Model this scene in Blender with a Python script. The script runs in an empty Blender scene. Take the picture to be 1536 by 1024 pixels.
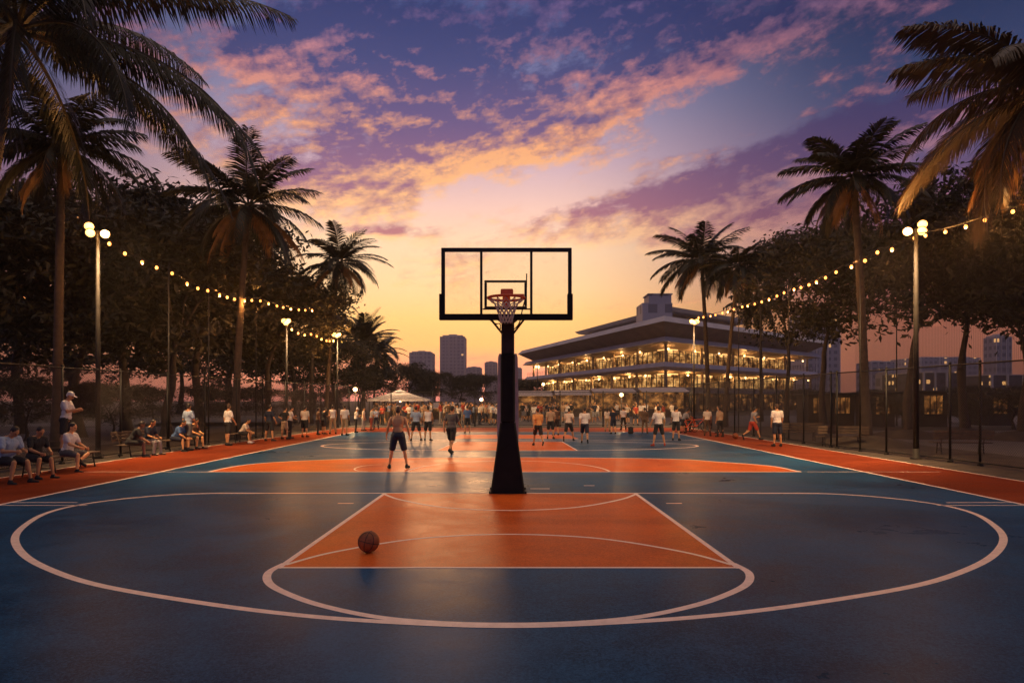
import bpy, math, random
import numpy as np
from mathutils import Vector, Matrix
R = math.radians
S = bpy.context.scene
COL = S.collection
H = 2.0            # eye height of the photographer
F = 1024.0         # focal length in photo pixels (24 mm on a full frame)
HZ = 599.0         # row of the horizon in the photograph
def GP(px, py):    # ground point seen at a photo pixel
    d = H * F / (py - HZ)
    return ((px - 768) * d / F, d)
def WP(px, py, d): # point at a known distance
    return ((px - 768) * d / F, d, H + (HZ - py) * d / F)

# ------------------------------------------------------------------ materials
def srgb(r, g, b):
    f = lambda c: ((c / 255) / 12.92) if c / 255 <= 0.04045 else (((c / 255) + 0.055) / 1.055) ** 2.4
    return (f(r), f(g), f(b), 1)
class NT:
    """tiny node-tree helper"""
    def __init__(s, tree): s.t = tree; s.n = tree.nodes; s.l = tree.links
    def node(s, kind, **kw):
        n = s.n.new(kind)
        for k, v in kw.items(): setattr(n, k, v)
        return n
    def put(s, sock, v):
        if isinstance(v, bpy.types.NodeSocket): s.l.new(v, sock)
        elif v is not None: sock.default_value = v
    def m(s, op, a, b=None, c=None, clamp=False):
        n = s.n.new('ShaderNodeMath'); n.operation = op; n.use_clamp = clamp
        s.put(n.inputs[0], a)
        if b is not None: s.put(n.inputs[1], b)
        if c is not None: s.put(n.inputs[2], c)
        return n.outputs[0]
    def mix(s, f, a, b, mode='MIX'):
        n = s.n.new('ShaderNodeMix'); n.data_type = 'RGBA'; n.blend_type = mode
        s.put(n.inputs[0], f); s.put(n.inputs[6], a); s.put(n.inputs[7], b)
        return n.outputs[2]
    def ramp(s, f, stops, interp='LINEAR'):
        n = s.n.new('ShaderNodeValToRGB'); cr = n.color_ramp; cr.interpolation = interp
        while len(cr.elements) < len(stops): cr.elements.new(0.5)
        for e, (p, c) in zip(cr.elements, stops): e.position = p; e.color = c
        s.put(n.inputs[0], f); return n.outputs[0]
    def noise(s, vec, scale, detail=4, rough=0.55, dist=0.0):
        n = s.n.new('ShaderNodeTexNoise'); n.inputs['Scale'].default_value = scale
        n.inputs['Detail'].default_value = detail; n.inputs['Roughness'].default_value = rough
        n.inputs['Distortion'].default_value = dist
        s.put(n.inputs['Vector'], vec); return n.outputs['Fac']
    def noise2(s, vec, scale, detail=4, rough=0.55, dist=0.0):
        o = s.noise(vec, scale, detail, rough, dist); o.node.noise_dimensions = '2D'; return o
    def smooth(s, v, a, b):
        n = s.n.new('ShaderNodeMapRange'); n.interpolation_type = 'SMOOTHSTEP'
        s.put(n.inputs[0], v); n.inputs[1].default_value = a; n.inputs[2].default_value = b
        return n.outputs[0]

def mat(name, col, rough=0.6, var=0.25, scale=6.0, bump=0.0, bscale=None, metal=0.0, spec=0.5, col2=None, trans=0.0, detail=5, rvar=0.0, rscale=1.0):
    m = bpy.data.materials.new(name); m.use_nodes = True
    t = NT(m.node_tree); p = m.node_tree.nodes['Principled BSDF']
    tc = t.node('ShaderNodeTexCoord').outputs['Object']
    f = t.noise(tc, scale, detail, 0.6)
    c1 = tuple(x * (1 - var) for x in col[:3]) + (1,)
    c2 = col2 if col2 else tuple(min(1, x * (1 + var)) for x in col[:3]) + (1,)
    t.put(p.inputs['Base Color'], t.ramp(f, [(0.3, c1), (0.7, c2)]))
    p.inputs['Roughness'].default_value = rough; p.inputs['Metallic'].default_value = metal
    p.inputs['Specular IOR Level'].default_value = spec
    if rvar:
        rf = t.noise(tc, rscale, 5, 0.6)
        t.put(p.inputs['Roughness'], t.m('MULTIPLY_ADD', rf, rvar * 2, rough - rvar))
    if bump:
        b = t.node('ShaderNodeBump'); b.inputs['Strength'].default_value = bump
        t.put(b.inputs['Height'], t.noise(tc, bscale or scale * 4, 4, 0.7)); t.put(p.inputs['Normal'], b.outputs[0])
    if trans:
        tr = t.node('ShaderNodeBsdfTranslucent'); t.put(tr.inputs[0], t.ramp(f, [(0.3, c1), (0.7, c2)]))
        mx = t.node('ShaderNodeMixShader'); mx.inputs[0].default_value = trans
        out = m.node_tree.nodes['Material Output']
        t.l.new(p.outputs[0], mx.inputs[1]); t.l.new(tr.outputs[0], mx.inputs[2]); t.l.new(mx.outputs[0], out.inputs[0])
    return m
def emit(name, col, strength, mis=True):
    m = bpy.data.materials.new(name); m.use_nodes = True
    t = NT(m.node_tree); p = m.node_tree.nodes['Principled BSDF']
    p.inputs['Base Color'].default_value = (0.8, 0.7, 0.5, 1)
    p.inputs['Emission Color'].default_value = col; p.inputs['Emission Strength'].default_value = strength
    if not mis: m.cycles.emission_sampling = 'NONE'
    return m
M = {}
def court(name, col, dark, rough):
    """acrylic sports coating: rolled grain, scuffs, uneven sheen"""
    m = bpy.data.materials.new(name); m.use_nodes = True
    t = NT(m.node_tree); p = m.node_tree.nodes['Principled BSDF']
    tc = t.node('ShaderNodeTexCoord').outputs['Object']
    big = t.noise(tc, 0.35, 5, 0.6, 0.6); mid = t.noise(tc, 2.3, 6, 0.65); fine = t.noise(tc, 38, 5, 0.8); tiny = t.noise(tc, 120, 2, 0.6)
    f = t.m('ADD', t.m('MULTIPLY', big, 0.45), t.m('ADD', t.m('MULTIPLY', mid, 0.3), t.m('MULTIPLY_ADD', fine, 0.9, -0.275)))
    c = t.ramp(f, [(0.45, dark), (0.65, col)])
    stain = t.smooth(t.noise(tc, 0.9, 6, 0.7, 0.8), 0.60, 0.76)
    c = t.mix(t.m('MULTIPLY', stain, 0.35), c, tuple(x * 0.45 for x in col[:3]) + (1,))
    wn = t.smooth(t.noise(tc, 0.22, 3, 0.55, 1.2), 0.42, 0.62); c = t.mix(t.m('MULTIPLY', wn, 0.30), c, tuple(min(1, x*1.5 + .012) for x in col[:3]) + (1,))
    vo = t.node('ShaderNodeTexVoronoi', feature='DISTANCE_TO_EDGE'); vo.inputs['Scale'].default_value = 0.16; nz = t.node('ShaderNodeTexNoise'); nz.inputs['Scale'].default_value = 1.6; nz.inputs['Detail'].default_value = 6; t.put(nz.inputs['Vector'], tc)
    wv = t.node('ShaderNodeVectorMath', operation='MULTIPLY_ADD'); t.put(wv.inputs[0], nz.outputs['Color']); wv.inputs[1].default_value = (1.4, 1.4, 0); t.put(wv.inputs[2], tc); t.put(vo.inputs['Vector'], wv.outputs[0])
    crack = t.m('MULTIPLY', t.m('SUBTRACT', 1.0, t.smooth(vo.outputs['Distance'], 0.0, 0.0022)), t.smooth(t.noise(tc, 0.5, 2, 0.5), 0.5, 0.62)); c = t.mix(t.m('MULTIPLY', crack, 0.6), c, (0.008, 0.008, 0.009, 1))
    speck = t.smooth(tiny, 0.64, 0.74)
    c = t.mix(t.m('MULTIPLY', speck, 0.75), c, tuple(min(1, x*2.2 + .03) for x in col[:3]) + (1,))
    t.put(p.inputs['Base Color'], c)
    t.put(p.inputs['Roughness'], t.m('ADD', t.m('MULTIPLY_ADD', big, 0.30, rough - 0.15), t.m('MULTIPLY_ADD', mid, 0.20, -0.10)))
    p.inputs['Specular IOR Level'].default_value = 0.010
    b = t.node('ShaderNodeBump'); b.inputs['Strength'].default_value = 0.16; b.inputs['Distance'].default_value = 0.01
    t.put(b.inputs['Height'], t.m('ADD', fine, t.m('MULTIPLY', tiny, 0.6))); t.put(p.inputs['Normal'], b.outputs[0])
    return m
M['blue'] = court('court_blue', (0.020, 0.092, 0.190, 1), (0.007, 0.032, 0.074, 1), 0.34)
M['orange'] = court('court_orange', (0.70, 0.140, 0.026, 1), (0.44, 0.072, 0.013, 1), 0.36)
M['track'] = court('track_red', (0.26, 0.050, 0.017, 1), (0.15, 0.025, 0.009, 1), 0.42)
def line_mat():
    m = mat('line_paint', (0.90, 0.69, 0.57, 1), 0.55, 0.12, 9, 0.2, 90); t = NT(m.node_tree); p = m.node_tree.nodes['Principled BSDF']
    src = p.inputs['Base Color'].links[0].from_socket; tc = t.node('ShaderNodeTexCoord').outputs['Object']
    worn = t.m('ADD', t.smooth(t.noise(tc, 26, 5, 0.75), 0.60, 0.72), t.m('MULTIPLY', t.smooth(t.noise(tc, 2.2, 5, 0.7), 0.58, 0.75), 0.45), clamp=True)
    t.put(p.inputs['Base Color'], t.mix(t.m('MULTIPLY', worn, 0.45), src, (0.16, 0.12, 0.12, 1))); return m
M['line'] = line_mat()
M['soil'] = mat('park_soil', (0.060, 0.045, 0.032, 1), 0.95, 0.5, 1.3, 0.5, 9)
M['paving'] = mat('path_paving', (0.11, 0.10, 0.09, 1), 0.8, 0.3, 2.0, 0.3, 20)
M['black'] = mat('black_padding', (0.010, 0.008, 0.007, 1), 0.7, 0.35, 5, 0.15, 40, spec=0.2)
M['steel_dark'] = mat('dark_painted_steel', (0.018, 0.016, 0.015, 1), 0.6, 0.35, 10, 0.08, 50, spec=0.3)
M['pole_brown'] = mat('hoop_pole_paint', (0.045, 0.020, 0.012, 1), 0.6, 0.3, 8, 0.06, 40, metal=0.2)
M['galv'] = mat('galvanised_pole', (0.024, 0.021, 0.018, 1), 0.65, 0.3, 8, 0.05, 50, spec=0.25)
M['wire'] = mat('fence_wire', (0.060, 0.047, 0.038, 1), 0.6, 0.2, 20, metal=0.2)
M['post'] = mat('fence_post_paint', (0.014, 0.013, 0.012, 1), 0.6, 0.3, 12, 0.05, 60, spec=0.3)
M['beige'] = mat('beige_pad', (0.78, 0.62, 0.50, 1), 0.6, 0.15, 5, 0.1, 40)
M['rim'] = mat('rim_orange', (0.95, 0.11, 0.012, 1), 0.4, 0.15, 20)
M['chain'] = mat('net_cord', (0.75, 0.60, 0.42, 1), 0.6, 0.3, 60)
M['ball'] = None
M['bark'] = mat('bark', (0.040, 0.028, 0.020, 1), 0.9, 0.45, 5, 0.8, 14)
M['palmbark'] = mat('palm_bark', (0.055, 0.038, 0.026, 1), 0.88, 0.4, 4, 0.7, 10)
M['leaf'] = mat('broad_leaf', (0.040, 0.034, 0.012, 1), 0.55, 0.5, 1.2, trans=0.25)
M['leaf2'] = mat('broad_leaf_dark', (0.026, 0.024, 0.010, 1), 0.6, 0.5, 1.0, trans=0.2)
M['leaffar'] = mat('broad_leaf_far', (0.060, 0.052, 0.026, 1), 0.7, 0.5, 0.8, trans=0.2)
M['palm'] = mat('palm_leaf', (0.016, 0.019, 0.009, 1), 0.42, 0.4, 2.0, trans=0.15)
M['palmlamplit'] = mat('palm_leaf_lamplit', (0.048, 0.028, 0.010, 1), 0.45, 0.4, 2.0, trans=0.15)  # browned copy of the palm leaf, copper lamp light put into the colour
M['palmdry'] = mat('palm_leaf_dry', (0.22, 0.115, 0.035, 1), 0.65, 0.35, 2.0, trans=0.2)
M['rachis'] = mat('palm_rachis', (0.05, 0.038, 0.016, 1), 0.5, 0.3, 3)
M['wood'] = mat('bench_wood', (0.10, 0.065, 0.04, 1), 0.7, 0.4, 6, 0.3, 30)
M['white_tent'] = mat('white_canvas', (0.88, 0.80, 0.74, 1), 0.75, 0.08, 3, 0.1, 20, trans=0.6)
M['concrete'] = mat('roof_concrete', (0.50, 0.46, 0.44, 1), 0.7, 0.18, 0.25, 0.1, 3)
M['soffit'] = mat('soffit_panel', (0.42, 0.30, 0.20, 1), 0.6, 0.2, 0.4, 0.05, 3)
M['fascia'] = mat('fascia_metal', (0.50, 0.47, 0.46, 1), 0.45, 0.15, 0.3, metal=0.1)
M['interior'] = mat('interior_wall', (0.30, 0.22, 0.14, 1), 0.8, 0.25, 0.5)
M['cable'] = mat('black_cable', (0.015, 0.013, 0.012, 1), 0.6, 0.2, 20)
M['bulb'] = emit('warm_bulb', (1.0, 0.30, 0.05, 1), 4.5)
M['bulb_dim'] = emit('warm_bulb_dim', (1.0, 0.33, 0.08, 1), 2.2)
M['flood'] = emit('floodlight_lens', (1.0, 0.47, 0.12, 1), 2.5, False)
M['kiosk'] = mat('kiosk_wall', (0.045, 0.036, 0.03, 1), 0.8, .4, 1.5)
M['strip'] = emit('strip_lamp', (1.0, 0.50, 0.16, 1), 2.0)
M['globe'] = emit('globe_lamp', (1.0, 0.58, 0.22, 1), 6)
def glass():
    m = bpy.data.materials.new('backboard_glass'); m.use_nodes = True
    t = NT(m.node_tree); nt = m.node_tree; out = nt.nodes['Material Output']
    g = t.node('ShaderNodeBsdfGlossy'); g.inputs['Roughness'].default_value = 0.03
    tr = t.node('ShaderNodeBsdfTransparent'); tr.inputs[0].default_value = (0.97, 0.965, 0.95, 1)
    fr = t.node('ShaderNodeFresnel'); fr.inputs[0].default_value = 1.3
    tc = t.node('ShaderNodeTexCoord').outputs['Object']
    d = t.node('ShaderNodeBsdfDiffuse'); d.inputs[0].default_value = (0.5, 0.45, 0.4, 1)
    mx = t.node('ShaderNodeMixShader'); t.l.new(fr.outputs[0], mx.inputs[0]); t.l.new(tr.outputs[0], mx.inputs[1]); t.l.new(g.outputs[0], mx.inputs[2])
    m2 = t.node('ShaderNodeMixShader'); t.put(m2.inputs[0], t.m('MULTIPLY', t.smooth(t.noise(tc, 5, 5, 0.7), 0.5, 0.8), 0.05))
    t.l.new(mx.outputs[0], m2.inputs[1]); t.l.new(d.outputs[0], m2.inputs[2]); t.l.new(m2.outputs[0], out.inputs[0])
    return m
M['glass'] = glass()
def lit(name, c1, c2, strength, sx, sy, dark=0.35):
    """lit room behind glazing: bright and dim bays, shelves and people as darker patches"""
    m = bpy.data.materials.new(name); m.use_nodes = True
    t = NT(m.node_tree); p = m.node_tree.nodes['Principled BSDF']
    tc = t.node('ShaderNodeTexCoord').outputs['Object']
    mp = t.node('ShaderNodeMapping'); mp.inputs['Scale'].default_value = (sx, sx, sy); t.put(mp.inputs[0], tc)
    a = t.noise(mp.outputs[0], 0.7, 4, 0.6); b = t.noise(mp.outputs[0], 2.6, 3, 0.6)
    f = t.m('ADD', t.m('MULTIPLY', a, 0.65), t.m('MULTIPLY', b, 0.35))
    f = t.smooth(f, dark, 0.66)
    t.put(p.inputs['Emission Color'], t.ramp(f, [(0, c1), (1, c2)]))
    t.put(p.inputs['Emission Strength'], t.m('MULTIPLY', t.m('POWER', t.m('ADD', f, 0.05), 1.6), strength))
    p.inputs['Base Color'].default_value = (0.05, 0.04, 0.03, 1); p.inputs['Roughness'].default_value = 0.25
    return m
M['lit'] = lit('lit_glazing', (0.75, 0.22, 0.04, 1), (1.0, 0.55, 0.17, 1), 0.95, 0.5, 0.9)
M['lit2'] = lit('lit_glazing_low', (0.55, 0.15, 0.03, 1), (1.0, 0.44, 0.11, 1), 0.6, 0.8, 1.1, 0.46)
M['litshop'] = lit('lit_shop_window', (0.65, 0.20, 0.04, 1), (1.0, 0.40, 0.09, 1), 0.5, 1.3, 1.6)
def tower_mat(name, wall, win, sx, sz, litshare):
    """facade with rows of windows, some of them lit"""
    m = bpy.data.materials.new(name); m.use_nodes = True
    t = NT(m.node_tree); p = m.node_tree.nodes['Principled BSDF']
    tc = t.node('ShaderNodeTexCoord').outputs['Object']
    s = t.node('ShaderNodeSeparateXYZ'); t.put(s.inputs[0], tc)
    u = t.m('DIVIDE', t.m('ADD', s.outputs[0], s.outputs[1]), sx); v = t.m('DIVIDE', s.outputs[2], sz)
    w = t.m('MULTIPLY', t.m('GREATER_THAN', t.m('FRACT', u), 0.45), t.m('GREATER_THAN', t.m('FRACT', v), 0.5))
    cv = t.node('ShaderNodeCombineXYZ'); t.put(cv.inputs[0], t.m('FLOOR', u)); t.put(cv.inputs[1], t.m('FLOOR', v))
    wn = t.node('ShaderNodeTexWhiteNoise'); t.put(wn.inputs['Vector'], cv.outputs[0])
    on = t.m('MULTIPLY', w, t.m('LESS_THAN', wn.outputs[0], litshare))
    wallc = t.ramp(t.noise(tc, 0.05, 4), [(0.3, tuple(x * 0.85 for x in wall[:3]) + (1,)), (0.7, wall)])
    t.put(p.inputs['Base Color'], t.mix(w, wallc, win)); p.inputs['Roughness'].default_value = 0.7
    p.inputs['Emission Color'].default_value = (1, 0.5, 0.16, 1); t.put(p.inputs['Emission Strength'], t.m('MULTIPLY', on, 0.75))
    return m
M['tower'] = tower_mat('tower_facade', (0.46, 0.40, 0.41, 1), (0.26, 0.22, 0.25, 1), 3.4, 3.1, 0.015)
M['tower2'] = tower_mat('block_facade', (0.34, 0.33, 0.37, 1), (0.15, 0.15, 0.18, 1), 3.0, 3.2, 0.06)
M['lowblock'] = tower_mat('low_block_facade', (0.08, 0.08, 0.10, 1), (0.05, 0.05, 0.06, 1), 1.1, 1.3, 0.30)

# ------------------------------------------------------------------ mesh helpers
class MB:
    def __init__(s): s.v = []; s.f = []
    def add(s, v, f):
        o = len(s.v); s.v += [tuple(p) for p in v]; s.f += [tuple(i + o for i in q) for q in f]
    def box(s, x0, x1, y0, y1, z0, z1, rot=0, org=(0, 0, 0), bev=0.0):
        if bev > 0:
            b = min(bev, (x1-x0)*.45, (y1-y0)*.45, (z1-z0)*.45)
            pts = []; 
            for z, i in ((z0, b), (z0 + b, 0), (z1 - b, 0), (z1, b)):
                pts.append([(x0+i+b*(i == 0), y0+i), (x1-i-b*(i == 0), y0+i), (x1-i, y0+i+b*(i == 0)), (x1-i, y1-i-b*(i == 0)), (x1-i-b*(i == 0), y1-i), (x0+i+b*(i == 0), y1-i), (x0+i, y1-i-b*(i == 0)), (x0+i, y0+i+b*(i == 0))])
                pts[-1] = [(px, py, z) for px, py in pts[-1]]
            v = sum(pts, []); f = []
            for k in range(3):
                for j in range(8): f.append((k*8+j, k*8+(j+1) % 8, (k+1)*8+(j+1) % 8, (k+1)*8+j))
            f.append(tuple(range(7, -1, -1))); f.append(tuple(range(24, 32)))
        else:
            v = [(x, y, z) for z in (z0, z1) for x, y in ((x0, y0), (x1, y0), (x1, y1), (x0, y1))]
            f = [(3, 2, 1, 0), (4, 5, 6, 7), (0, 1, 5, 4), (1, 2, 6, 5), (2, 3, 7, 6), (3, 0, 4, 7)]
        if rot or org != (0, 0, 0):
            c, q = math.cos(rot), math.sin(rot)
            v = [(org[0] + x*c - y*q, org[1] + x*q + y*c, org[2] + z) for x, y, z in v]
        s.add(v, f)
    def tube(s, pts, rad, n=8, cap=True, flat=1.0):
        pts = [Vector(p) for p in pts]; k = len(pts)
        rad = rad if hasattr(rad, '__len__') else [rad] * k
        v = []; f = []; ref = None
        for i, p in enumerate(pts):
            d = (pts[min(i+1, k-1)] - pts[max(i-1, 0)]).normalized()
            if ref is None:
                ref = Vector((1, 0, 0)) if abs(d.x) < 0.9 else Vector((0, 1, 0))
            a = (ref - d * ref.dot(d)).normalized(); ref = a; b = d.cross(a)
            for j in range(n):
                t = 2*math.pi*j/n
                v.append(p + a*(math.cos(t)*rad[i]) + b*(math.sin(t)*rad[i]*flat))
        for i in range(k-1):
            for j in range(n): f.append((i*n+j, i*n+(j+1) % n, (i+1)*n+(j+1) % n, (i+1)*n+j))
        if cap: f.append(tuple(range(n-1, -1, -1))); f.append(tuple(range((k-1)*n, k*n)))
        s.add(v, f)
    def lathe(s, prof, c=(0, 0, 0), n=20):
        v = []; f = []; k = len(prof)
        for r, z in prof:
            for j in range(n):
                t = 2*math.pi*j/n; v.append((c[0]+r*math.cos(t), c[1]+r*math.sin(t), c[2]+z))
        for i in range(k-1):
            for j in range(n): f.append((i*n+j, i*n+(j+1) % n, (i+1)*n+(j+1) % n, (i+1)*n+j))
        f.append(tuple(range(n-1, -1, -1))); f.append(tuple(range((k-1)*n, k*n)))
        s.add(v, f)
    def sphere(s, c, r, n=10, m=7, sc=(1, 1, 1)):
        prof = [(max(1e-4, r*math.sin(math.pi*i/m)), -r*math.cos(math.pi*i/m)) for i in range(m+1)]
        v = []; f = []
        for q, z in prof:
            for j in range(n):
                t = 2*math.pi*j/n; v.append((c[0]+q*math.cos(t)*sc[0], c[1]+q*math.sin(t)*sc[1], c[2]+z*sc[2]))
        for i in range(m):
            for j in range(n): f.append((i*n+j, i*n+(j+1) % n, (i+1)*n+(j+1) % n, (i+1)*n+j))
        s.add(v, f)
    def prism(s, poly, z0, z1):
        n = len(poly); v = [(x, y, z0) for x, y in poly] + [(x, y, z1) for x, y in poly]
        f = [tuple(range(n-1, -1, -1)), tuple(range(n, 2*n))] + [(i, (i+1) % n, n+(i+1) % n, n+i) for i in range(n)]
        s.add(v, f)
    def sheet(s, poly, z): s.add([(x, y, z) for x, y in poly], [tuple(range(len(poly)))])
    def strip(s, pts, w, z, closed=False):
        """painted line of width w along ground points"""
        n = len(pts); v = []; f = []
        for i, p in enumerate(pts):
            a = Vector(pts[(i-1) % n] if closed else pts[max(i-1, 0)]); b = Vector(pts[(i+1) % n] if closed else pts[min(i+1, n-1)])
            d = (b - a); d = d.normalized() if d.length > 0 else Vector((1, 0)); q = Vector((-d.y, d.x)) * w/2; p = Vector(p)
            v += [(p.x - q.x, p.y - q.y, z), (p.x + q.x, p.y + q.y, z)]
        for i in range(n if closed else n-1):
            j = (i+1) % n; f.append((2*i, 2*j, 2*j+1, 2*i+1))
        s.add(v, f)
    def mesh(s, name): 
        me = bpy.data.meshes.new(name); me.from_pydata(s.v, [], s.f); me.update(); return me
    def build(s, name, m, parent=None, smooth=False):
        me = s.mesh(name); return obj(name, me, m, parent, smooth)
def obj(name, me, m, parent=None, smooth=False):
    if m is not None and not me.materials: me.materials.append(m)
    if smooth: me.polygons.foreach_set('use_smooth', [True] * len(me.polygons))
    o = bpy.data.objects.new(name, me); COL.objects.link(o)
    if parent: o.parent = parent
    return o
def tag(o, label, cat, group=None, kind=None):
    o['label'] = label
    if cat: o['category'] = cat
    if group: o['group'] = group
    if kind: o['kind'] = kind
    return o
def thing(name, label, cat, loc=(0, 0, 0), rz=0, group=None):
    o = bpy.data.objects.new(name, None); COL.objects.link(o)
    o.location = loc; o.rotation_euler = (0, 0, rz); o.empty_display_size = 0.3
    return tag(o, label, cat, group)
def struct(name, mb, m, label, cat):
    return tag(mb.build(name, m), label, cat, kind='structure')
def copy_tree(o, parent=None):
    c = o.copy(); COL.objects.link(c)
    if parent: c.parent = parent
    for ch in list(o.children): copy_tree(ch, c)
    return c
def catmull(P, n=10, closed=False):
    out = []; k = len(P)
    for i in range(k if closed else k-1):
        g = (lambda j: P[j % k]) if closed else (lambda j: P[min(max(j, 0), k-1)])
        p0, p1, p2, p3 = [np.array(g(j), float) for j in (i-1, i, i+1, i+2)]
        for q in range(n):
            t = q/n
            out.append(tuple(0.5*((2*p1)+(-p0+p2)*t+(2*p0-5*p1+4*p2-p3)*t*t+(-p0+3*p1-3*p2+p3)*t**3)))
    if not closed: out.append(tuple(P[-1]))
    return out
# ------------------------------------------------------------------ camera, sky, sun
cam = bpy.data.cameras.new('camera'); camo = bpy.data.objects.new('camera', cam); COL.objects.link(camo)
camo.location = (0, 0, H); camo.rotation_euler = (R(90), 0, 0)
cam.sensor_width = 36; cam.lens = 24; cam.shift_y = 87/1536; cam.clip_start = 0.1; cam.clip_end = 9000
S.camera = camo
def AE(px, py):
    x = px - 768
    return math.atan2(x, F), math.atan2(HZ - py, math.hypot(F, x))
def build_world():
    w = bpy.data.worlds.new('World'); S.world = w; w.use_nodes = True
    # --- fine cloud structure as a node group of (azimuth, elevation)
    g = bpy.data.node_groups.new('cloud_noise', 'ShaderNodeTree')
    g.interface.new_socket('a', in_out='INPUT', socket_type='NodeSocketFloat')
    g.interface.new_socket('e', in_out='INPUT', socket_type='NodeSocketFloat')
    g.interface.new_socket('d', in_out='OUTPUT', socket_type='NodeSocketFloat')
    t = NT(g); gi = t.node('NodeGroupInput'); go = t.node('NodeGroupOutput')
    a, e = gi.outputs[0], gi.outputs[1]
    ca = R(8)
    ra = t.m('ADD', t.m('MULTIPLY', a, math.cos(ca)), t.m('MULTIPLY', e, math.sin(ca)))
    rb = t.m('ADD', t.m('MULTIPLY', a, -math.sin(ca)), t.m('MULTIPLY', e, math.cos(ca)))
    # perspective of a flat cloud deck: compress towards the horizon
    rb = t.m('DIVIDE', rb, t.m('ADD', 0.62, t.m('MULTIPLY', e, 0.45)))
    cv = t.node('ShaderNodeCombineXYZ'); t.put(cv.inputs[0], t.m('MULTIPLY', ra, 4.4)); t.put(cv.inputs[1], t.m('MULTIPLY', rb, 8.6))
    n1 = t.noise2(cv.outputs[0], 1.05, 5, 0.62)
    cv2 = t.node('ShaderNodeCombineXYZ'); t.put(cv2.inputs[0], t.m('MULTIPLY_ADD', ra, 13.0, 4.2)); t.put(cv2.inputs[1], t.m('MULTIPLY', rb, 27))
    n2 = t.noise2(cv2.outputs[0], 1.7, 5, 0.68)
    t.put(go.inputs[0], t.m('ADD', t.m('MULTIPLY_ADD', n1, 0.85, -.115), t.m('MULTIPLY_ADD', n2, 0.50, .06)))
    # px, py, half length, half height (photo pixels at that spot), tilt (deg, anticlockwise), weight
    BL = [(740, 62, 340, 66, 6, .38), (640, 150, 200, 44, -12, .30), (850, 130, 210, 40, 14, .26), (1000, 92, 170, 28, 8, .22),
          (500, 245, 190, 40, 0, .34), (690, 225, 190, 26, 10, .26), (440, 285, 120, 26, 0, .20),
          (1060, 285, 230, 36, 13, .34), (1290, 225, 240, 36, 14, .32), (1130, 335, 250, 22, 4, .24), (940, 318, 110, 14, 3, .20),
          (575, 352, 50, 8, 2, .26), (560, 440, 110, 22, 1, .17), (940, 462, 110, 9, 2, .24), (690, 548, 300, 16, 0, .16),
          (480, 46, 44, 12, 22, .24), (380, 80, 60, 14, 12, .16)]
    t = NT(w.node_tree); bg = w.node_tree.nodes['Background']
    tc = t.node('ShaderNodeTexCoord').outputs['Generated']
    sp = t.node('ShaderNodeSeparateXYZ'); t.put(sp.inputs[0], tc)
    x, y, z = sp.outputs
    az = t.m('ARCTAN2', x, y); el = t.m('ARCSINE', t.m('MINIMUM', t.m('MAXIMUM', z, -1.0), 1.0))
    ae = t.node('ShaderNodeCombineXYZ'); t.put(ae.inputs[0], az); t.put(ae.inputs[1], el)
    tot = None; slope = None
    for px, py, L, hh, tilt, wt in BL:
        a0, e0 = AE(px, py); k = math.cos(a0)/F; th = R(tilt)
        mp = t.node('ShaderNodeMapping', vector_type='TEXTURE'); t.put(mp.inputs[0], ae.outputs[0])
        mp.inputs[1].default_value = (a0, e0, 0); mp.inputs[2].default_value = (0, 0, th); mp.inputs[3].default_value = (L*k*1.15, hh*k*1.25, 1)
        dt = t.node('ShaderNodeVectorMath', operation='DOT_PRODUCT'); t.put(dt.inputs[0], mp.outputs[0]); t.put(dt.inputs[1], mp.outputs[0])
        b = t.m('MULTIPLY', t.m('EXPONENT', t.m('MULTIPLY', dt.outputs['Value'], -0.8)), wt)
        dd = t.node('ShaderNodeVectorMath', operation='DOT_PRODUCT'); t.put(dd.inputs[0], mp.outputs[0])
        dd.inputs[1].default_value = (-1.6*math.sin(th)/(L*k), -1.6*math.cos(th)/(hh*k), 0)
        sl_ = t.m('MULTIPLY', b, dd.outputs['Value'])
        tot = b if tot is None else t.m('ADD', tot, b)
        slope = sl_ if slope is None else t.m('ADD', slope, sl_)
    tot = t.m('MINIMUM', tot, 0.42)
    away = t.smooth(t.m('ABSOLUTE', az), 0.75, 1.2)
    tot = t.m('ADD', tot, t.m('MULTIPLY', away, 0.16))
    tot = t.m('ADD', tot, t.m('MULTIPLY', t.smooth(el, 0.55, 0.8), 0.16))
    # --- world
    eln = t.m('DIVIDE', el, R(90))
    E = lambda deg: max(0.0, deg/90)
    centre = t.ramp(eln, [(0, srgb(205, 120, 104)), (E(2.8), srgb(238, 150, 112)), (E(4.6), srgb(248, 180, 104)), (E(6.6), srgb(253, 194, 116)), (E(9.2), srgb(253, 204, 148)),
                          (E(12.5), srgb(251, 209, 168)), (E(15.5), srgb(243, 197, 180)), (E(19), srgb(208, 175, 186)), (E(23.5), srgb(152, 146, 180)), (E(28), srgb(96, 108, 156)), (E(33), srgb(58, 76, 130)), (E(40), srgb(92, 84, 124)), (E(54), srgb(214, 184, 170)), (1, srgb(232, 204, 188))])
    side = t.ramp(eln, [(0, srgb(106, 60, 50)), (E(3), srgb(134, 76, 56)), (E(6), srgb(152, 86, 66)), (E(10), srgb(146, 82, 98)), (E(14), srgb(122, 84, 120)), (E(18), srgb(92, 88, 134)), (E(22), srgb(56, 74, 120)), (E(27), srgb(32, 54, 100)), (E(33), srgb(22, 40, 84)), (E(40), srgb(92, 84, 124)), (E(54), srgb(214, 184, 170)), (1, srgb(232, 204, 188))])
    back = t.ramp(eln, [(0, srgb(128, 112, 136)), (E(12), srgb(112, 112, 156)), (E(30), srgb(68, 86, 142)), (E(40), srgb(92, 84, 124)), (E(54), srgb(214, 184, 170)), (1, srgb(232, 204, 188))])  # upper stops of each ramp: unseen bright zenith added to light the court
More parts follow.
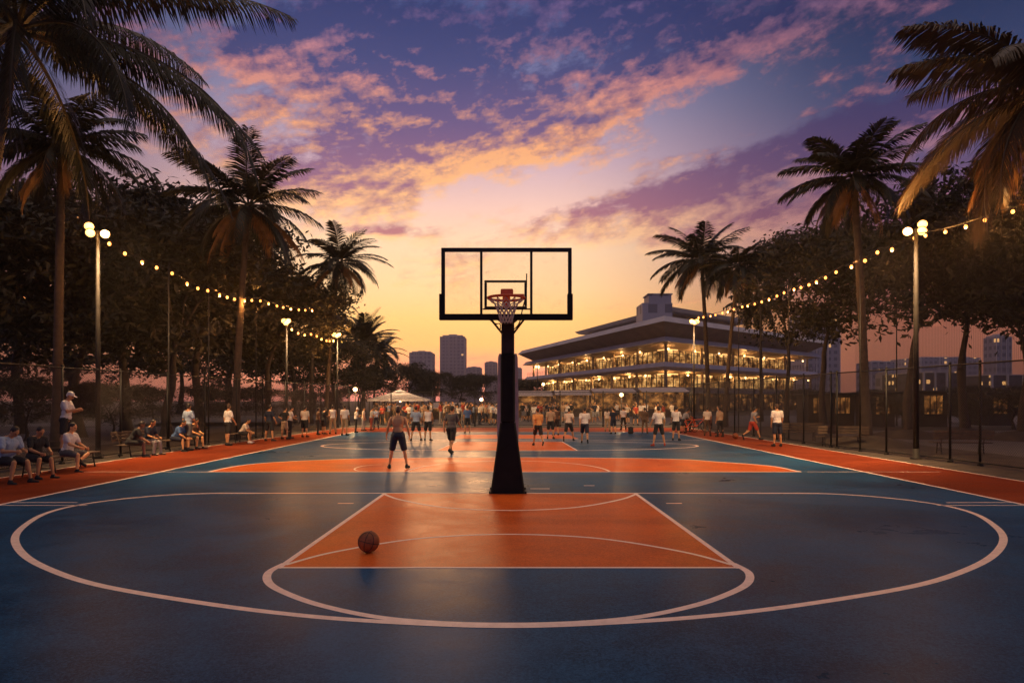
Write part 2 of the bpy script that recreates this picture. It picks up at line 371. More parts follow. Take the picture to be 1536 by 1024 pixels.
    daz = t.m('ABSOLUTE', t.m('SUBTRACT', az, R(-6)))
    f1 = t.smooth(daz, R(7), R(36)); f2 = t.smooth(daz, R(45), R(115))
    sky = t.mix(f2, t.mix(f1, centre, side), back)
    def dens(da, de):
        gn = t.node('ShaderNodeGroup'); gn.node_tree = g
        t.put(gn.inputs[0], t.m('ADD', az, da)); t.put(gn.inputs[1], t.m('ADD', el, de)); return gn.outputs[0]
    n0 = dens(0, 0); n1 = dens(-0.003, -0.011)
    d0 = t.m('ADD', n0, t.m('SUBTRACT', tot, 0.825))
    cover = t.smooth(d0, -0.11, 0.15)
    grad = t.m('ADD', t.m('MULTIPLY', t.m('SUBTRACT', n0, n1), 4.2), t.m('MULTIPLY', slope, 0.045))
    litf = t.m('ADD', grad, t.m('MULTIPLY_ADD', t.smooth(d0, 0.02, 0.26), -0.5, 0.52), clamp=True)
    shade_c = t.ramp(eln, [(0, srgb(205, 118, 104)), (E(6), srgb(222, 132, 104)), (E(10), srgb(214, 128, 118)), (E(14), srgb(172, 104, 118)), (E(18), srgb(136, 92, 126)), (E(22), srgb(96, 78, 126)), (E(26), srgb(58, 66, 118)), (E(30), srgb(40, 54, 106)), (1, srgb(20, 28, 66))])
    shade_s = t.ramp(eln, [(0, srgb(120, 66, 66)), (E(6), srgb(150, 80, 84)), (E(11), srgb(126, 72, 98)), (E(16), srgb(94, 68, 112)), (E(21), srgb(66, 62, 112)), (E(27), srgb(40, 52, 104)), (1, srgb(18, 26, 62))])
    lit_c = t.ramp(eln, [(0, srgb(240, 150, 110)), (E(6), srgb(255, 190, 110)), (E(12), srgb(255, 206, 150)), (E(17), srgb(252, 186, 124)), (E(21), srgb(246, 168, 112)), (E(25), srgb(214, 138, 130)), (E(29), srgb(130, 98, 142)), (E(34), srgb(70, 74, 130)), (1, srgb(26, 34, 76))])
    lit_s = t.ramp(eln, [(0, srgb(190, 100, 76)), (E(6), srgb(226, 130, 96)), (E(12), srgb(190, 122, 126)), (E(17), srgb(168, 122, 146)), (E(23), srgb(206, 128, 136)), (E(28), srgb(128, 96, 136)), (E(34), srgb(60, 68, 124)), (1, srgb(24, 32, 72))])
    cl = t.mix(litf, t.mix(f1, shade_c, shade_s), t.mix(f1, lit_c, lit_s))
    cl = t.mix(f2, cl, back)
    sky = t.mix(t.m('MULTIPLY', t.m('MULTIPLY', cover, 0.92), t.m('SUBTRACT', 1.0, t.smooth(el, R(36), R(46)))), sky, cl)   # clouds end below the bright overhead sky, added unseen to light the court
    glow = t.m('MULTIPLY_ADD', t.m('EXPONENT', t.m('MULTIPLY', t.m('MAXIMUM', el, 0), -6.0)), .95, 1.0)
    st = t.node('ShaderNodeTexSky'); st.sky_type = 'NISHITA'; st.sun_disc = False; st.sun_elevation = R(1.5); st.sun_rotation = R(-6); st.air_density = 1.5
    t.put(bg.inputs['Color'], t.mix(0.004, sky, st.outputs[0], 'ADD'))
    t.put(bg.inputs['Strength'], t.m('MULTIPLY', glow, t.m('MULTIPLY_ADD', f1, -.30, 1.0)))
    w.cycles.sampling_method = 'MANUAL'; w.cycles.sample_map_resolution = 512
SKY = 1.0; HAZE = 0.00032
build_world()
sl = bpy.data.lights.new('sun', 'SUN'); sl.energy = 0.4; sl.angle = R(8); sl.color = (1, 0.50, 0.22)
so = bpy.data.objects.new('sun', sl); COL.objects.link(so)
so.rotation_euler = Vector((math.sin(R(6)), -math.cos(R(6)), -math.tan(R(6)))).to_track_quat('-Z', 'Y').to_euler()
S.view_settings.view_transform = 'Standard'; S.view_settings.look = 'None'; S.view_settings.gamma = 1; S.view_settings.exposure = 0
S.render.engine = 'CYCLES'; S.cycles.use_denoising = True; S.cycles.max_bounces = 6; S.cycles.transparent_max_bounces = 24
S.cycles.sample_clamp_indirect = 3.0; S.cycles.caustics_reflective = False; S.cycles.caustics_refractive = False
# ------------------------------------------------------------------ ground and court
mb = MB(); mb.sheet([(-800, -100), (800, -100), (800, 860), (-800, 860)], 0)
struct('ground', mb, M['soil'], 'dark bare park ground around and beyond the sports court', 'ground')
mb = MB(); mb.sheet([(-13.1, -14), (12.5, -14), (12.5, 20), (12.45, 48.2), (-11.7, 48.2), (-13.0, 28)], 0.009)
struct('running_track', mb, M['track'], 'red orange painted strip around the blue court', 'track')
mb = MB(); mb.sheet([(-9.7, -14), (9.7, -14), (9.7, 42), (-9.7, 42)], 0.010)
struct('court_surface', mb, M['blue'], 'dark blue sports court with a worn grainy sheen', 'court')
KEYC = -0.04
mb = MB()
mb.sheet([(KEYC-2.69, 8.09), (KEYC+2.69, 8.09), (KEYC+2.64, 14.5), (KEYC-2.64, 14.5)], 0.011)
seg = [(-8.37, 18.8), (-8.2, 20.6), (-7.37, 21.8), (-5.0, 23.0), (-0.2, 23.5), (5.0, 22.95), (6.8, 21.6), (7.75, 20.5), (7.95, 18.8)]
segc = catmull(seg, 8); mb.sheet(segc[::-1], 0.011)
mb.sheet([(-2.9, 26.7), (2.5, 26.7), (2.35, 32.2), (-2.6, 32.2)], 0.011)
mb.sheet([(-3.1, 34.7), (3.4, 34.7), (3.2, 38.6), (-2.9, 38.6)], 0.011)
struct('key_paint', mb, M['orange'], 'orange painted keys and segment on the blue court', 'court paint')
mb = MB(); LW = 0.085; Z = 0.0120
half = [GP(*p) for p in [(765, 940), (600, 935), (450, 924), (300, 905), (150, 879), (75, 855), (35, 832), (22.5, 808), (38, 788), (70, 770), (120, 757.5), (200, 747), (290, 741), (400, 739.6)]]
half = [(x - KEYC, y) for x, y in half]; half[0] = (0, 6.0); half[-2] = (half[-2][0], 14.44); half[-1] = (half[-1][0], 14.52)
curve = [(-x, y) for x, y in half[::-1]] + half[1:]
mb.strip([(KEYC + x, y) for x, y in catmull(curve, 12)], 0.098, Z)
mb.strip([(KEYC - 5.4, 14.52), (KEYC + 5.4, 14.52)], LW, Z + 0.0003)
mb.strip([(KEYC-2.69, 8.09), (KEYC+2.69, 8.09)], 0.06, Z + 0.0002)
for s in (-1, 1):
    mb.strip([(KEYC + s*2.72, 8.05), (KEYC + s*2.66, 14.5)], 0.075, Z + 0.0001)
    mb.strip([(KEYC + s*3.0, 13.1), (KEYC + s*3.3, 13.1)], 0.07, Z)
    mb.strip([(KEYC + s*0.45, 15.25), (KEYC + s*0.88, 15.25)], 0.06, Z)
    mb.strip([(KEYC + s*1.7, 15.8), (KEYC + s*1.95, 15.8)], 0.06, Z)
    mb.strip([(s*9.7, 13.2), (s*8.4, 13.2)], 0.06, Z); mb.strip([(s*9.7, 12.85), (s*8.0, 12.85)], 0.05, Z)
    mb.strip([(s*9.7, -14), (s*9.7, 42)], 0.10, Z + 0.0004)
    mb.strip([(s*8.15, 18.8), (s*11.8, 18.8)], 0.06, Z)
ft = [(-2.72, 8.3), (-2.76, 7.85), (-2.56, 7.35), (-2.13, 6.87), (-1.7, 6.53), (-1.17, 6.24), (-.6, 6.09), (0, 6.045)]
mb.strip([(KEYC + x, y) for x, y in catmull(ft + [(-x, y) for x, y in ft[-2::-1]], 10)], 0.092, Z + .0005)
ka = [(-2.69, 8.22), (-2.32, 8.87), (-1.57, 9.6), (-.9, 9.94), (0, 10.09)]
mb.strip([(KEYC + x, y) for x, y in catmull(ka + [(-x, y) for x, y in ka[-2::-1]], 10)], 0.065, Z + 0.0006)
kt = [(-2.66, 14.4), (-2.24, 13.65), (-1.47, 12.8), (-.82, 12.42), (0, 12.26)]
mb.strip([(KEYC + x, y) for x, y in catmull(kt + [(-x, y) for x, y in kt[-2::-1]], 10)], 0.075, Z + 0.0006)
mb.strip(segc, 0.11, Z); mb.strip([(-8.3, 18.8), (7.95, 18.8)], 0.10, Z + 0.0002)
el = lambda cx, cy, rx, ry, a0, a1, n=40: [(cx + rx*math.cos(R(a0 + (a1-a0)*i/n)), cy + ry*math.sin(R(a0 + (a1-a0)*i/n))) for i in range(n+1)]
mb.strip(el(-.1, 18.9, 2.8, 3.3, 0, 180), 0.07, Z); mb.strip(el(-4.0, 19.9, .55, 1.0, 90, 270, 12), 0.05, Z)
mb.strip(el(-.1, 29.6, 8.1, 3.1, 0, 360, 72), 0.12, Z)
mb.strip([(-2.95, 26.7), (-2.62, 32.2), (2.37, 32.2), (2.55, 26.7)], 0.09, Z + 0.0002, True)
mb.strip(el(0, 34.7, 3.3, 1.2, 180, 360, 30), 0.1, Z); mb.strip([(-9.7, 33.4), (9.7, 33.4)], 0.09, Z); mb.strip([(-9.7, 42), (9.7, 42)], 0.1, Z)
mb.strip([(-3.1, 34.7), (3.4, 34.7)], 0.09, Z + 0.0002); mb.strip([(-6, 38.6), (6, 38.6)], 0.09, Z)
mb.strip([(-13.05, -14), (-13.0, 28), (-11.75, 48.1)], 0.08, Z); mb.strip([(12.45, -14), (12.45, 20), (12.4, 48.1)], 0.08, Z); mb.strip([(-11.75, 48.1), (12.4, 48.1)], 0.08, Z + 0.0003)
struct('court_markings', mb, M['line'], 'white painted boundary lines, arcs and circles on the court', 'court lines')
mb = MB(); mb.sheet([(17, 6), (60, 6), (60, 44), (18.5, 44)], 0.004); mb.sheet([(-30, 8), (-18.5, 8), (-17.5, 60), (-30, 60)], 0.004)
mb.sheet([(-40, 51), (70, 51), (70, 84), (-40, 84)], 0.004)
struct('path', mb, M['paving'], 'grey paved paths outside the court fences', 'path')

# ------------------------------------------------------------------ hoop
hp = thing('basketball_hoop', 'tall basketball hoop with black padded post and clear framed backboard on the court baseline', 'basketball hoop', (-0.09, 14.75, 0))
mb = MB()   # lower flared pad
prof = [(0.02, .36, .30), (0.12, .355, .295), (1.50, .165, .17)]
v = []; f = []
for z, hx, hy in prof:
    c = 0.03
    v += [(-hx+c, -hy, z), (hx-c, -hy, z), (hx, -hy+c, z), (hx, hy-c, z), (hx-c, hy, z), (-hx+c, hy, z), (-hx, hy-c, z), (-hx, -hy+c, z)]
for k in range(2):
    for j in range(8): f.append((k*8+j, k*8+(j+1) % 8, (k+1)*8+(j+1) % 8, (k+1)*8+j))
f += [tuple(range(7, -1, -1)), tuple(range(16, 24))]; mb.add(v, f); mb.build('base_pad', M['black'], hp)
mb = MB(); mb.box(-.155, .155, -.16, .14, 1.50, 2.98, bev=.03); mb.build('post_pad', M['black'], hp)
mb = MB(); mb.box(-.40, .40, -.34, .34, 0.013, .022)
for sx in (-1, 1):
    for sy in (-1, 1): mb.lathe([(.018, 0), (.018, .04), (.004, .045)], (sx*.38, sy*.32, .02), 6)
mb.build('base_plate', M['steel_dark'], hp)
mb = MB(); mb.box(-.14, .14, -.10, .10, 2.98, 3.72, bev=.015); mb.build('post', M['pole_brown'], hp)
mb = MB()   # pale sheet behind the pad, wider than the post
v = [(-.19, .15, 3.0), (-.215, .15, 2.92), (-.235, .15, 1.7), (-.23, .15, .75), (-.2, .15, .6), (.2, .15, .6), (.23, .15, .75), (.235, .15, 1.7), (.215, .15, 2.92), (.19, .15, 3.0)]
v2 = [(x, .20, z) for x, _, z in v]; n = len(v)
mb.add(v + v2, [tuple(range(n)), tuple(range(2*n-1, n-1, -1))] + [(i, n+i, n+(i+1) % n, (i+1) % n) for i in range(n)]); mb.build('rear_board', M['beige'], hp)
BY = -1.25   # the board overhangs the court
pm = 1024/(14.75 + BY)
bx = lambda px: (px - 768)*(14.75+BY)/1024 + 0.09
bz = lambda py: H + (HZ - py)*(14.75+BY)/1024
mb = MB()
for s in (-1, 1):
    mb.tube([(s*.10, 0, 3.66), (s*.24, BY+.08, bz(474))], .035, 8); mb.tube([(s*.10, .02, 3.4), (s*.34, BY+.1, bz(477))], .022, 8)
mb.box(-.12, .12, BY+.06, .1, 3.60, 3.70); mb.build('support_arm', M['pole_brown'], hp)
x0, x1, z0, z1 = bx(662), bx(857.5), bz(479.5), bz(372)
def bar(mb, xa, xb, za, zb, y0, y1): mb.box(xa, xb, y0, y1, za, zb, bev=.006)
mb = MB(); w = 5.4/pm
bar(mb, x0, x1, z1-w, z1, BY-.03, BY+.05); bar(mb, x0, x0+w, z0+.02, z1-w, BY-.03, BY+.05); bar(mb, x1-w, x1, z0+.02, z1-w, BY-.03, BY+.05)
for px in (720, 795): bar(mb, bx(px), bx(px+3.8), bz(471), bz(377), BY-.012, BY+.012)
bar(mb, bx(724), bx(797), bz(464.5), bz(462.5), BY-.012, BY+.012)
fr = mb.build('backboard_frame', M['steel_dark'], hp)
mb = MB(); bar(mb, bx(659), bx(859), bz(480), bz(471), BY-.05, BY+.06)
for a, b in ((659, 667), (851, 859)): bar(mb, bx(a), bx(b), bz(471)-.002, bz(441), BY-.05, BY+.06)
mb.build('edge_padding', M['black'], hp)
mb = MB(); bar(mb, bx(726.5), bx(790.5), bz(424), bz(420.5), BY-.02, BY-.006); bar(mb, bx(726.5), bx(790.5), bz(463), bz(459.5), BY-.02, BY-.006)
bar(mb, bx(726.5), bx(730.5), bz(459.5)+.001, bz(424)-.001, BY-.02, BY-.006); bar(mb, bx(786.5), bx(790.5), bz(459.5)+.001, bz(424)-.001, BY-.02, BY-.006)
mb.build('target_square', M['steel_dark'], hp)
mb = MB(); mb.box(x0+w*.5, x1-w*.5, BY-.005, BY+.005, z0+.03, z1-w*.5); mb.build('glass_panel', M['glass'], hp)
RY = BY - .52; RC = bz(452) - .01; rr = .345
mb = MB(); mb.tube([(-.02 + rr*math.cos(R(a)), RY + rr*math.sin(R(a)), RC) for a in range(0, 361, 8)], .026, 8, False); rim = mb.build('rim', M['rim'], hp, True)
mb = MB(); mb.box(-.135, .115, BY-.10, BY-.02, bz(445), bz(434), bev=.02); mb.box(.115, .33, BY-.08, BY-.03, bz(445.5), bz(441.5), bev=.01)
mb.tube([(-.07, BY-.06, bz(447)), (-.06, RY+rr-.01, RC)], .03, 8); mb.tube([(.03, BY-.06, bz(447)), (.02, RY+rr-.01, RC)], .03, 8)
mb.box(-.09, .05, BY-.06, BY-.02, bz(462), bz(445), bev=.008)
mb.build('rim_bracket', M['rim'], hp)
mb = MB(); N = 12
def netp(k, j): # ring k, strand j
    prof = [(rr*.96, -.02), (.23, -.10), (.185, -.19), (.15, -.30), (.115, -.42)]
    r, z = prof[k]; a = 2*math.pi*(j + .5*(k % 2))/N; return Vector((-.02 + r*math.cos(a), RY + r*math.sin(a), RC + z))
for k in range(4):
    for j in range(N):
        p = netp(k, j)
        for q in ((netp(k+1, j), netp(k+1, j-1)) if k % 2 == 0 else (netp(k+1, j), netp(k+1, j+1))):
            mid = (p+q)/2 - Vector((0, 0, .012)); mb.tube([p, mid, q], .0105, 5, False)
for j in range(N):
    p, q = netp(4, j), netp(4, j+1); mb.tube([p, (p+q)/2 - Vector((0, 0, .05)), q], .0105, 5, False)
mb.build('net', M['chain'], hp)
mb = MB(); mb.tube(catmull([(.38, BY+.02, bz(410)), (.37, BY+.05, bz(440)), (.30, BY+.08, bz(462)), (.24, BY+.2, bz(482)), (.12, -.02, 3.5)], 6), .012, 6); mb.tube(catmull([(-.35, BY+.08, bz(479)), (-.24, BY+.15, bz(484)), (-.17, -.12, 3.62), (-.16, -.12, 3.5)], 6), .012, 6)
mb.build('cable', M['cable'], hp)

# ------------------------------------------------------------------ basketballs
def ball_mat():
    m = bpy.data.materials.new('ball_leather'); m.use_nodes = True
    t = NT(m.node_tree); p = m.node_tree.nodes['Principled BSDF']; tc = t.node('ShaderNodeTexCoord').outputs['Object']
    c = t.ramp(t.noise(tc, 9, 5, 0.7), [(0.3, (0.15, 0.040, 0.012, 1)), (0.5, (0.30, 0.080, 0.020, 1)), (0.7, (0.42, 0.11, 0.026, 1))])
    t.put(p.inputs['Base Color'], c); p.inputs['Roughness'].default_value = 0.62
    v = t.node('ShaderNodeTexVoronoi'); v.inputs['Scale'].default_value = 130; t.put(v.inputs['Vector'], tc)
    b = t.node('ShaderNodeBump'); b.inputs['Strength'].default_value = 0.4; b.inputs['Distance'].default_value = 0.002; t.put(b.inputs['Height'], v.outputs[0]); t.put(p.inputs['Normal'], b.outputs[0])
    return m
M['ball'] = ball_mat(); M['seam'] = mat('ball_seam', (0.012, 0.010, 0.009, 1), 0.7)
def basketball(loc, r, rot, label):
    t = thing('basketball', label, 'ball', loc, group='basketballs'); t.rotation_euler = rot
    mb = MB(); mb.sphere((0, 0, 0), r, 40, 28); mb.build('ball_skin', M['ball'], t, True)
    mb = MB()
    for ax in (0, 1):
        P = []
        for i in range(49):
            a = 2*math.pi*i/48; P.append((r*math.cos(a), 0, r*math.sin(a)) if ax else (r*math.cos(a), r*math.sin(a), 0))
        mb.tube(P, r*.028, 5, False)
    for s in (-1, 1):
        P = []
        for i in range(49):
            a = 2*math.pi*i/48; q = Vector((s*(.62 + .16*math.cos(2*a)), .78*math.cos(a), .78*math.sin(a))).normalized()*r; P.append(q)
        mb.tube(P, r*.028, 5, False)
    mb.build('seam', M['seam'], t)
bx_, by_ = GP(551, 831.5); basketball((bx_, by_ + .08, .0115 + .140), .140, (R(12), R(8), R(82)), 'dark worn basketball lying on the orange key of the front court')
bx_, by_ = GP(1103, 658); basketball((bx_, by_, .0095 + .15), .15, (R(40), R(20), R(20)), 'small dark basketball on the red track beside the fence')

# ------------------------------------------------------------------ fences
def chain_fence(name, label, line, h, step, pitch, wire, gate_pairs=()):
    """posts along a ground polyline, rails, and a woven wire mesh of real strands"""
    t = thing(name, label, 'fence', (line[0][0], line[0][1], 0)); o = Vector((line[0][0], line[0][1], 0))
    pts = [Vector((x, y, 0)) for x, y in line]; seg = [(b-a).length for a, b in zip(pts, pts[1:])]; L = sum(seg)
    def at(s):
        for a, b, l in zip(pts, pts[1:], seg):
            if s <= l + 1e-6: return a + (b-a)*(s/l) - o
            s -= l
        return pts[-1] - o
    n = int(round(L/step))
    me = None
    for i in range(n+1):
        p = at(L*i/n)
        if me is None:
            mb = MB(); mb.tube([(0, 0, 0), (0, 0, h+.04)], .038, 8); mb.sphere((0, 0, h+.05), .045, 8, 5); mb.lathe([(.09, 0), (.09, .05), (.05, .07)], (0, 0, 0), 8); me = mb.mesh('post')
        q = obj('post', me, M['post'], t, True); q.location = p
    for k, s in enumerate(gate_pairs):
        q = obj('post', me, M['post'], t, True); q.location = at(s)
    for z, r in ((h-.01, .026), (.10, .022)):
        mb = MB(); mb.tube([at(L*i/n) + Vector((0, 0, z)) for i in range(n+1)], r, 6); mb.build('rail', M['post'], t, True)
    mb = MB(); d = pitch*math.sqrt(2); hh = h-.12; i = -int(hh/d)-1; r = wire
    while i*d < L:
        for sg in (1, -1):
            a, b = (i*d, i*d+hh) if sg > 0 else (i*d+hh, i*d)
            lo, hi = max(0, min(a, b)), min(L, max(a, b))
            if hi - lo < .02: continue
            K = max(1, int((hi-lo)/1.6)); P = []
            za = lambda s: .10 + ((s-a)/(b-a))*hh
            for k in range(K+1):
                s = lo + (hi-lo)*k/K; q = at(s); P.append((q.x, q.y, q.z + za(s)))
            mb.tube(P, r, 3, False)
        i += 1
    w = mb.build('wire_mesh', M['wire'], t)
    return t
LF = [(-14.15, 3), (-13.95, 23), (-13.65, 30), (-12.35, 51.5)]
RF = [(14.6, 3), (14.15, 20.3), (13.35, 28), (13.15, 50)]
chain_fence('chain_link_fence', 'long dark chain link fence behind the benches and seated people', LF, 3.0, 3.05, .062, .0046)
chain_fence('chain_link_fence', 'long dark chain link fence with doubled posts in front of the dirt mounds', RF, 3.1, 3.1, .062, .0046, (17.6, 25.6))
chain_fence('chain_link_fence', 'low thin fence across the far end of the court in front of the crowd', [(-12.3, 51.7), (13.1, 50.2)], 2.55, 3.2, .075, .0036)

# ------------------------------------------------------------------ floodlight poles
def spot(name, parent, loc, power, col=(1, .60, .27), r=.12):
    l = bpy.data.lights.new(name, 'POINT'); l.energy = power; l.color = col; l.shadow_soft_size = r
    o = bpy.data.objects.new(name, l); COL.objects.link(o); o.parent = parent; o.location = loc; return o
def flood_pole(px, py_top, d, label, heads, power, r=.085, size=.16, x=None, m_lens='flood', light=True, aim=.5):
    X = (px-768)*d/F; Zt = H + (HZ-py_top)*d/F
    t = thing('floodlight_pole', label, 'floodlight', (X, d, 0), group='floodlight poles around the court')
    mb = MB(); mb.tube([(0, 0, 0), (0, 0, Zt*.5), (0, 0, Zt)], [r, r*.85, r*.65], 12); mb.lathe([(r*2, 0), (r*2, .04), (r*1.2, .06), (r*1.15, .35)], (0, 0, 0), 12); mb.build('pole', M['galv'] if d < 30 else M['steel_dark'], t, True)
    xs = [h_[0] for h_ in heads]
    mb = MB(); mb.tube([(min(xs)*1.05-.04, 0, Zt-.12), (max(xs)*1.05+.04, 0, Zt-.12)], r*.4, 6); mb.build('crossarm', M['steel_dark'], t)
    for hx, hz in heads:
        s = size
        mb = MB(); v = []
        mb.lathe([(s*.35, .16), (s*.55, .10), (s*1.0, .02), (s*1.05, 0)], (0, 0, 0), 14)
        hd = mb.build('lamp_head', M['steel_dark'], t, True); hd.location = (hx, -.10, Zt+hz); side = -1 if X > 0 else 1
        hd.rotation_euler = (R(-58), 0, R(30)*side)
        mb = MB(); mb.sphere((0, 0, -.005), s*.92, 14, 8, (1, 1, .35)); mb.build('lens', M[m_lens], hd, True)
    if light:
        sg = 1 if X < 0 else -1
        spot('lamp', t, (sg*.55 + (min(xs)+max(xs))/2, -1.0, Zt-.3), power*.17, (1, .43, .11))
        l = bpy.data.lights.new('flood_beam', 'SPOT'); l.energy = power*1.5; l.color = (1, .62, .30); l.shadow_soft_size = .2; l.spot_size = R(136); l.spot_blend = .6
        o = bpy.data.objects.new('flood_beam', l); COL.objects.link(o); o.parent = t; o.location = (sg*.3 + (min(xs)+max(xs))/2, -.45, Zt-.12)
        o.rotation_euler = Vector((sg*1.0, aim, -.95)).to_track_quat('-Z', 'Y').to_euler()
    return t
flood_pole(147, 346, 23.2, 'tall grey floodlight pole with three lamps between benches and palm trunk', [(-.24, .12), (-.20, -.10), (.30, -.14)], 2600, .085, .16)
flood_pole(430, 483, 40, 'slim floodlight pole with a twin lamp in front of the dark tree mass', [(-.12, .06), (.12, .06), (0, -.06)], 2200, .07, .17)
flood_pole(506, 503, 49.5, 'slim floodlight pole with lamp near the leaning palm at the far corner', [(-.2, .05), (.14, .05), (.0, -.02)], 2200, .07, .18)
flood_pole(1374, 343, 23.0, 'thick pale floodlight pole with three lamps against the broadleaf trees', [(-.34, -.12), (.16, .12), (.14, -.10)], 2600, .095, .16)
flood_pole(1041, 483, 49, 'slim floodlight pole with bright lamp in front of the terraced pavilion', [(-.17, .04), (.17, .04), (0, -.04)], 2600, .07, .20)
flood_pole(1345, 446, 52, 'thin double lamp post seen below the trees beside the palm trunk', [(-.32, 0), (.32, 0)], 500, .055, .12, light=False, m_lens='globe')
flood_pole(1448, 444, 50, 'thin double lamp post seen between the two broadleaf trunks', [(-.32, 0), (.32, 0)], 500, .055, .12, light=False, m_lens='globe')
flood_pole(806, 550, 78, 'thin lamp post standing at the narrow end of the pavilion', [(-.15, 0), (.15, 0)], 500, .06, .15, light=False, m_lens='globe')

# ------------------------------------------------------------------ strings of bulbs and the thin poles that carry them
def thin_pole(px, d, z, label):
    X = (px-768)*d/F; mb = MB(); mb.tube([(0, 0, 0), (0, 0, z)], [.035, .025], 8); mb.lathe([(.07, 0), (.07, .05), (.04, .06)], (0, 0, 0), 8); mb.tube([(-.02, 0, z-.03), (.02, 0, z+.05)], .03, 6)
    o = mb.build('string_light_pole', M['steel_dark'], None, True); o.location = (X, d, 0); return tag(o, label, 'pole', 'thin poles carrying the bulb strings')
def light_string(label, pts, spacing, bulb_r, sag, m='bulb', seed=1, group='strings of warm bulbs'):
    """cable sagging between anchor points, bulbs hanging from it"""
    rng = random.Random(seed); o = Vector(pts[0]); t = thing('string_lights', label, 'string lights', tuple(o), group=group)
    P = []
    for a, b in zip(pts, pts[1:]):
        a, b = Vector(a), Vector(b); n = 14
        for i in range(n): 
            u = i/n; q = a.lerp(b, u); q.z -= sag*4*u*(1-u); P.append(q - o)
    P.append(Vector(pts[-1]) - o)
    mb = MB(); mb.tube(P, .012, 5); mb.build('cable', M['cable'], t)
    mb = MB(); mb.tube([(0, 0, 0), (0, 0, -.07)], .022, 6); sock = mb.mesh('socket')
    mb = MB(); mb.sphere((0, 0, -.07-bulb_r), bulb_r, 10, 7, (1, 1, 1.2)); bm_ = mb.mesh('bulb')
    acc = spacing*.5; cnt = 0
    for a, b in zip(P, P[1:]):
        l = (b-a).length
        while acc < l:
            q = a.lerp(b, acc/l); k = obj('bulb', bm_, M[m], t, True); k.location = q
            s = obj('socket', sock, M['cable'], k); cnt += 1
            if m == 'bulb' and cnt % 3 == 0: spot('glow', k, (0, 0, -.07-bulb_r*2.6), 110, (1, .40, .09), .03)
            acc += spacing*rng.uniform(.75, 1.25)
        acc -= l
    return t
def SP(px, py, d): return WP(px, py, d)
light_string('string of warm bulbs from tall grey floodlight pole past thin poles to dark trees', [SP(150, 350, 23.2), SP(253, 401, 27.3), SP(316, 432, 30.3), SP(386, 446, 36), SP(472, 462, 44)], 1.0, .058, .18, seed=3)
light_string('short string of warm bulbs between the two slim floodlight poles', [SP(433, 487, 40), SP(470, 497, 44), SP(504, 507, 49.3)], .95, .062, .25, seed=5)
light_string('string of warm bulbs from the pavilion lamp up to the thick pale floodlight pole', [SP(1044, 474, 49), SP(1108, 458, 41.5), SP(1183, 432, 34), SP(1264, 398, 28), SP(1318, 372, 25.3), SP(1374, 350, 23)], 1.1, .058, .12, seed=8)
light_string('string of warm bulbs from the thick pale floodlight pole out over the chain link fence', [SP(1374, 350, 23), SP(1496, 317, 20), SP(1640, 262, 17)], .82, .048, .10, seed=9)
light_string('dim string of orange bulbs hanging deep among the trees', [SP(-20, 432, 44), SP(70, 443, 46), SP(150, 444, 47), SP(236, 432, 50), SP(345, 470, 56)], 1.35, .07, .2, 'bulb_dim', 11)
light_string('dim string of orange bulbs between the broadleaf trunks', [SP(1398, 452, 46), SP(1450, 446, 49), SP(1490, 452, 47), SP(1560, 440, 45)], 1.6, .06, .1, 'bulb_dim', 12)
for px, d, z, l in ((253, 27.3, 7.4, 'thin string light pole beside the bench with the row of sitters'), (313, 30.3, 7.1, 'thin string light pole behind the man in a white shirt and dark shorts'), (384, 36, 7.5, 'thin string light pole close to the big palm trunk'),
                    (1108, 41.5, 7.9, 'thin string light pole beside the group of three by the fence'), (1141, 38, 7.8, 'thin string light pole behind the person in red shorts'), (1290, 26.4, 7.6, 'thin string light pole against the leaning palm trunk'), (1183, 34, 7.7, 'thin string light pole by the slender tree trunk')):
    thin_pole(px, d, z, l)
# ball-stop netting above the fence
mb = MB()
for i in range(190):
    y = 13.2 + i*.08; x = 14.55 - .02*(y-13)
    mb.tube([(x, y, 3.1), (x, y, 8.6 - .055*(y-13))], .0028, 3, False)
tag(mb.build('ball_netting', M['cable']), 'tall fine dark netting hung above the chain link fence under the bulbs', 'netting')
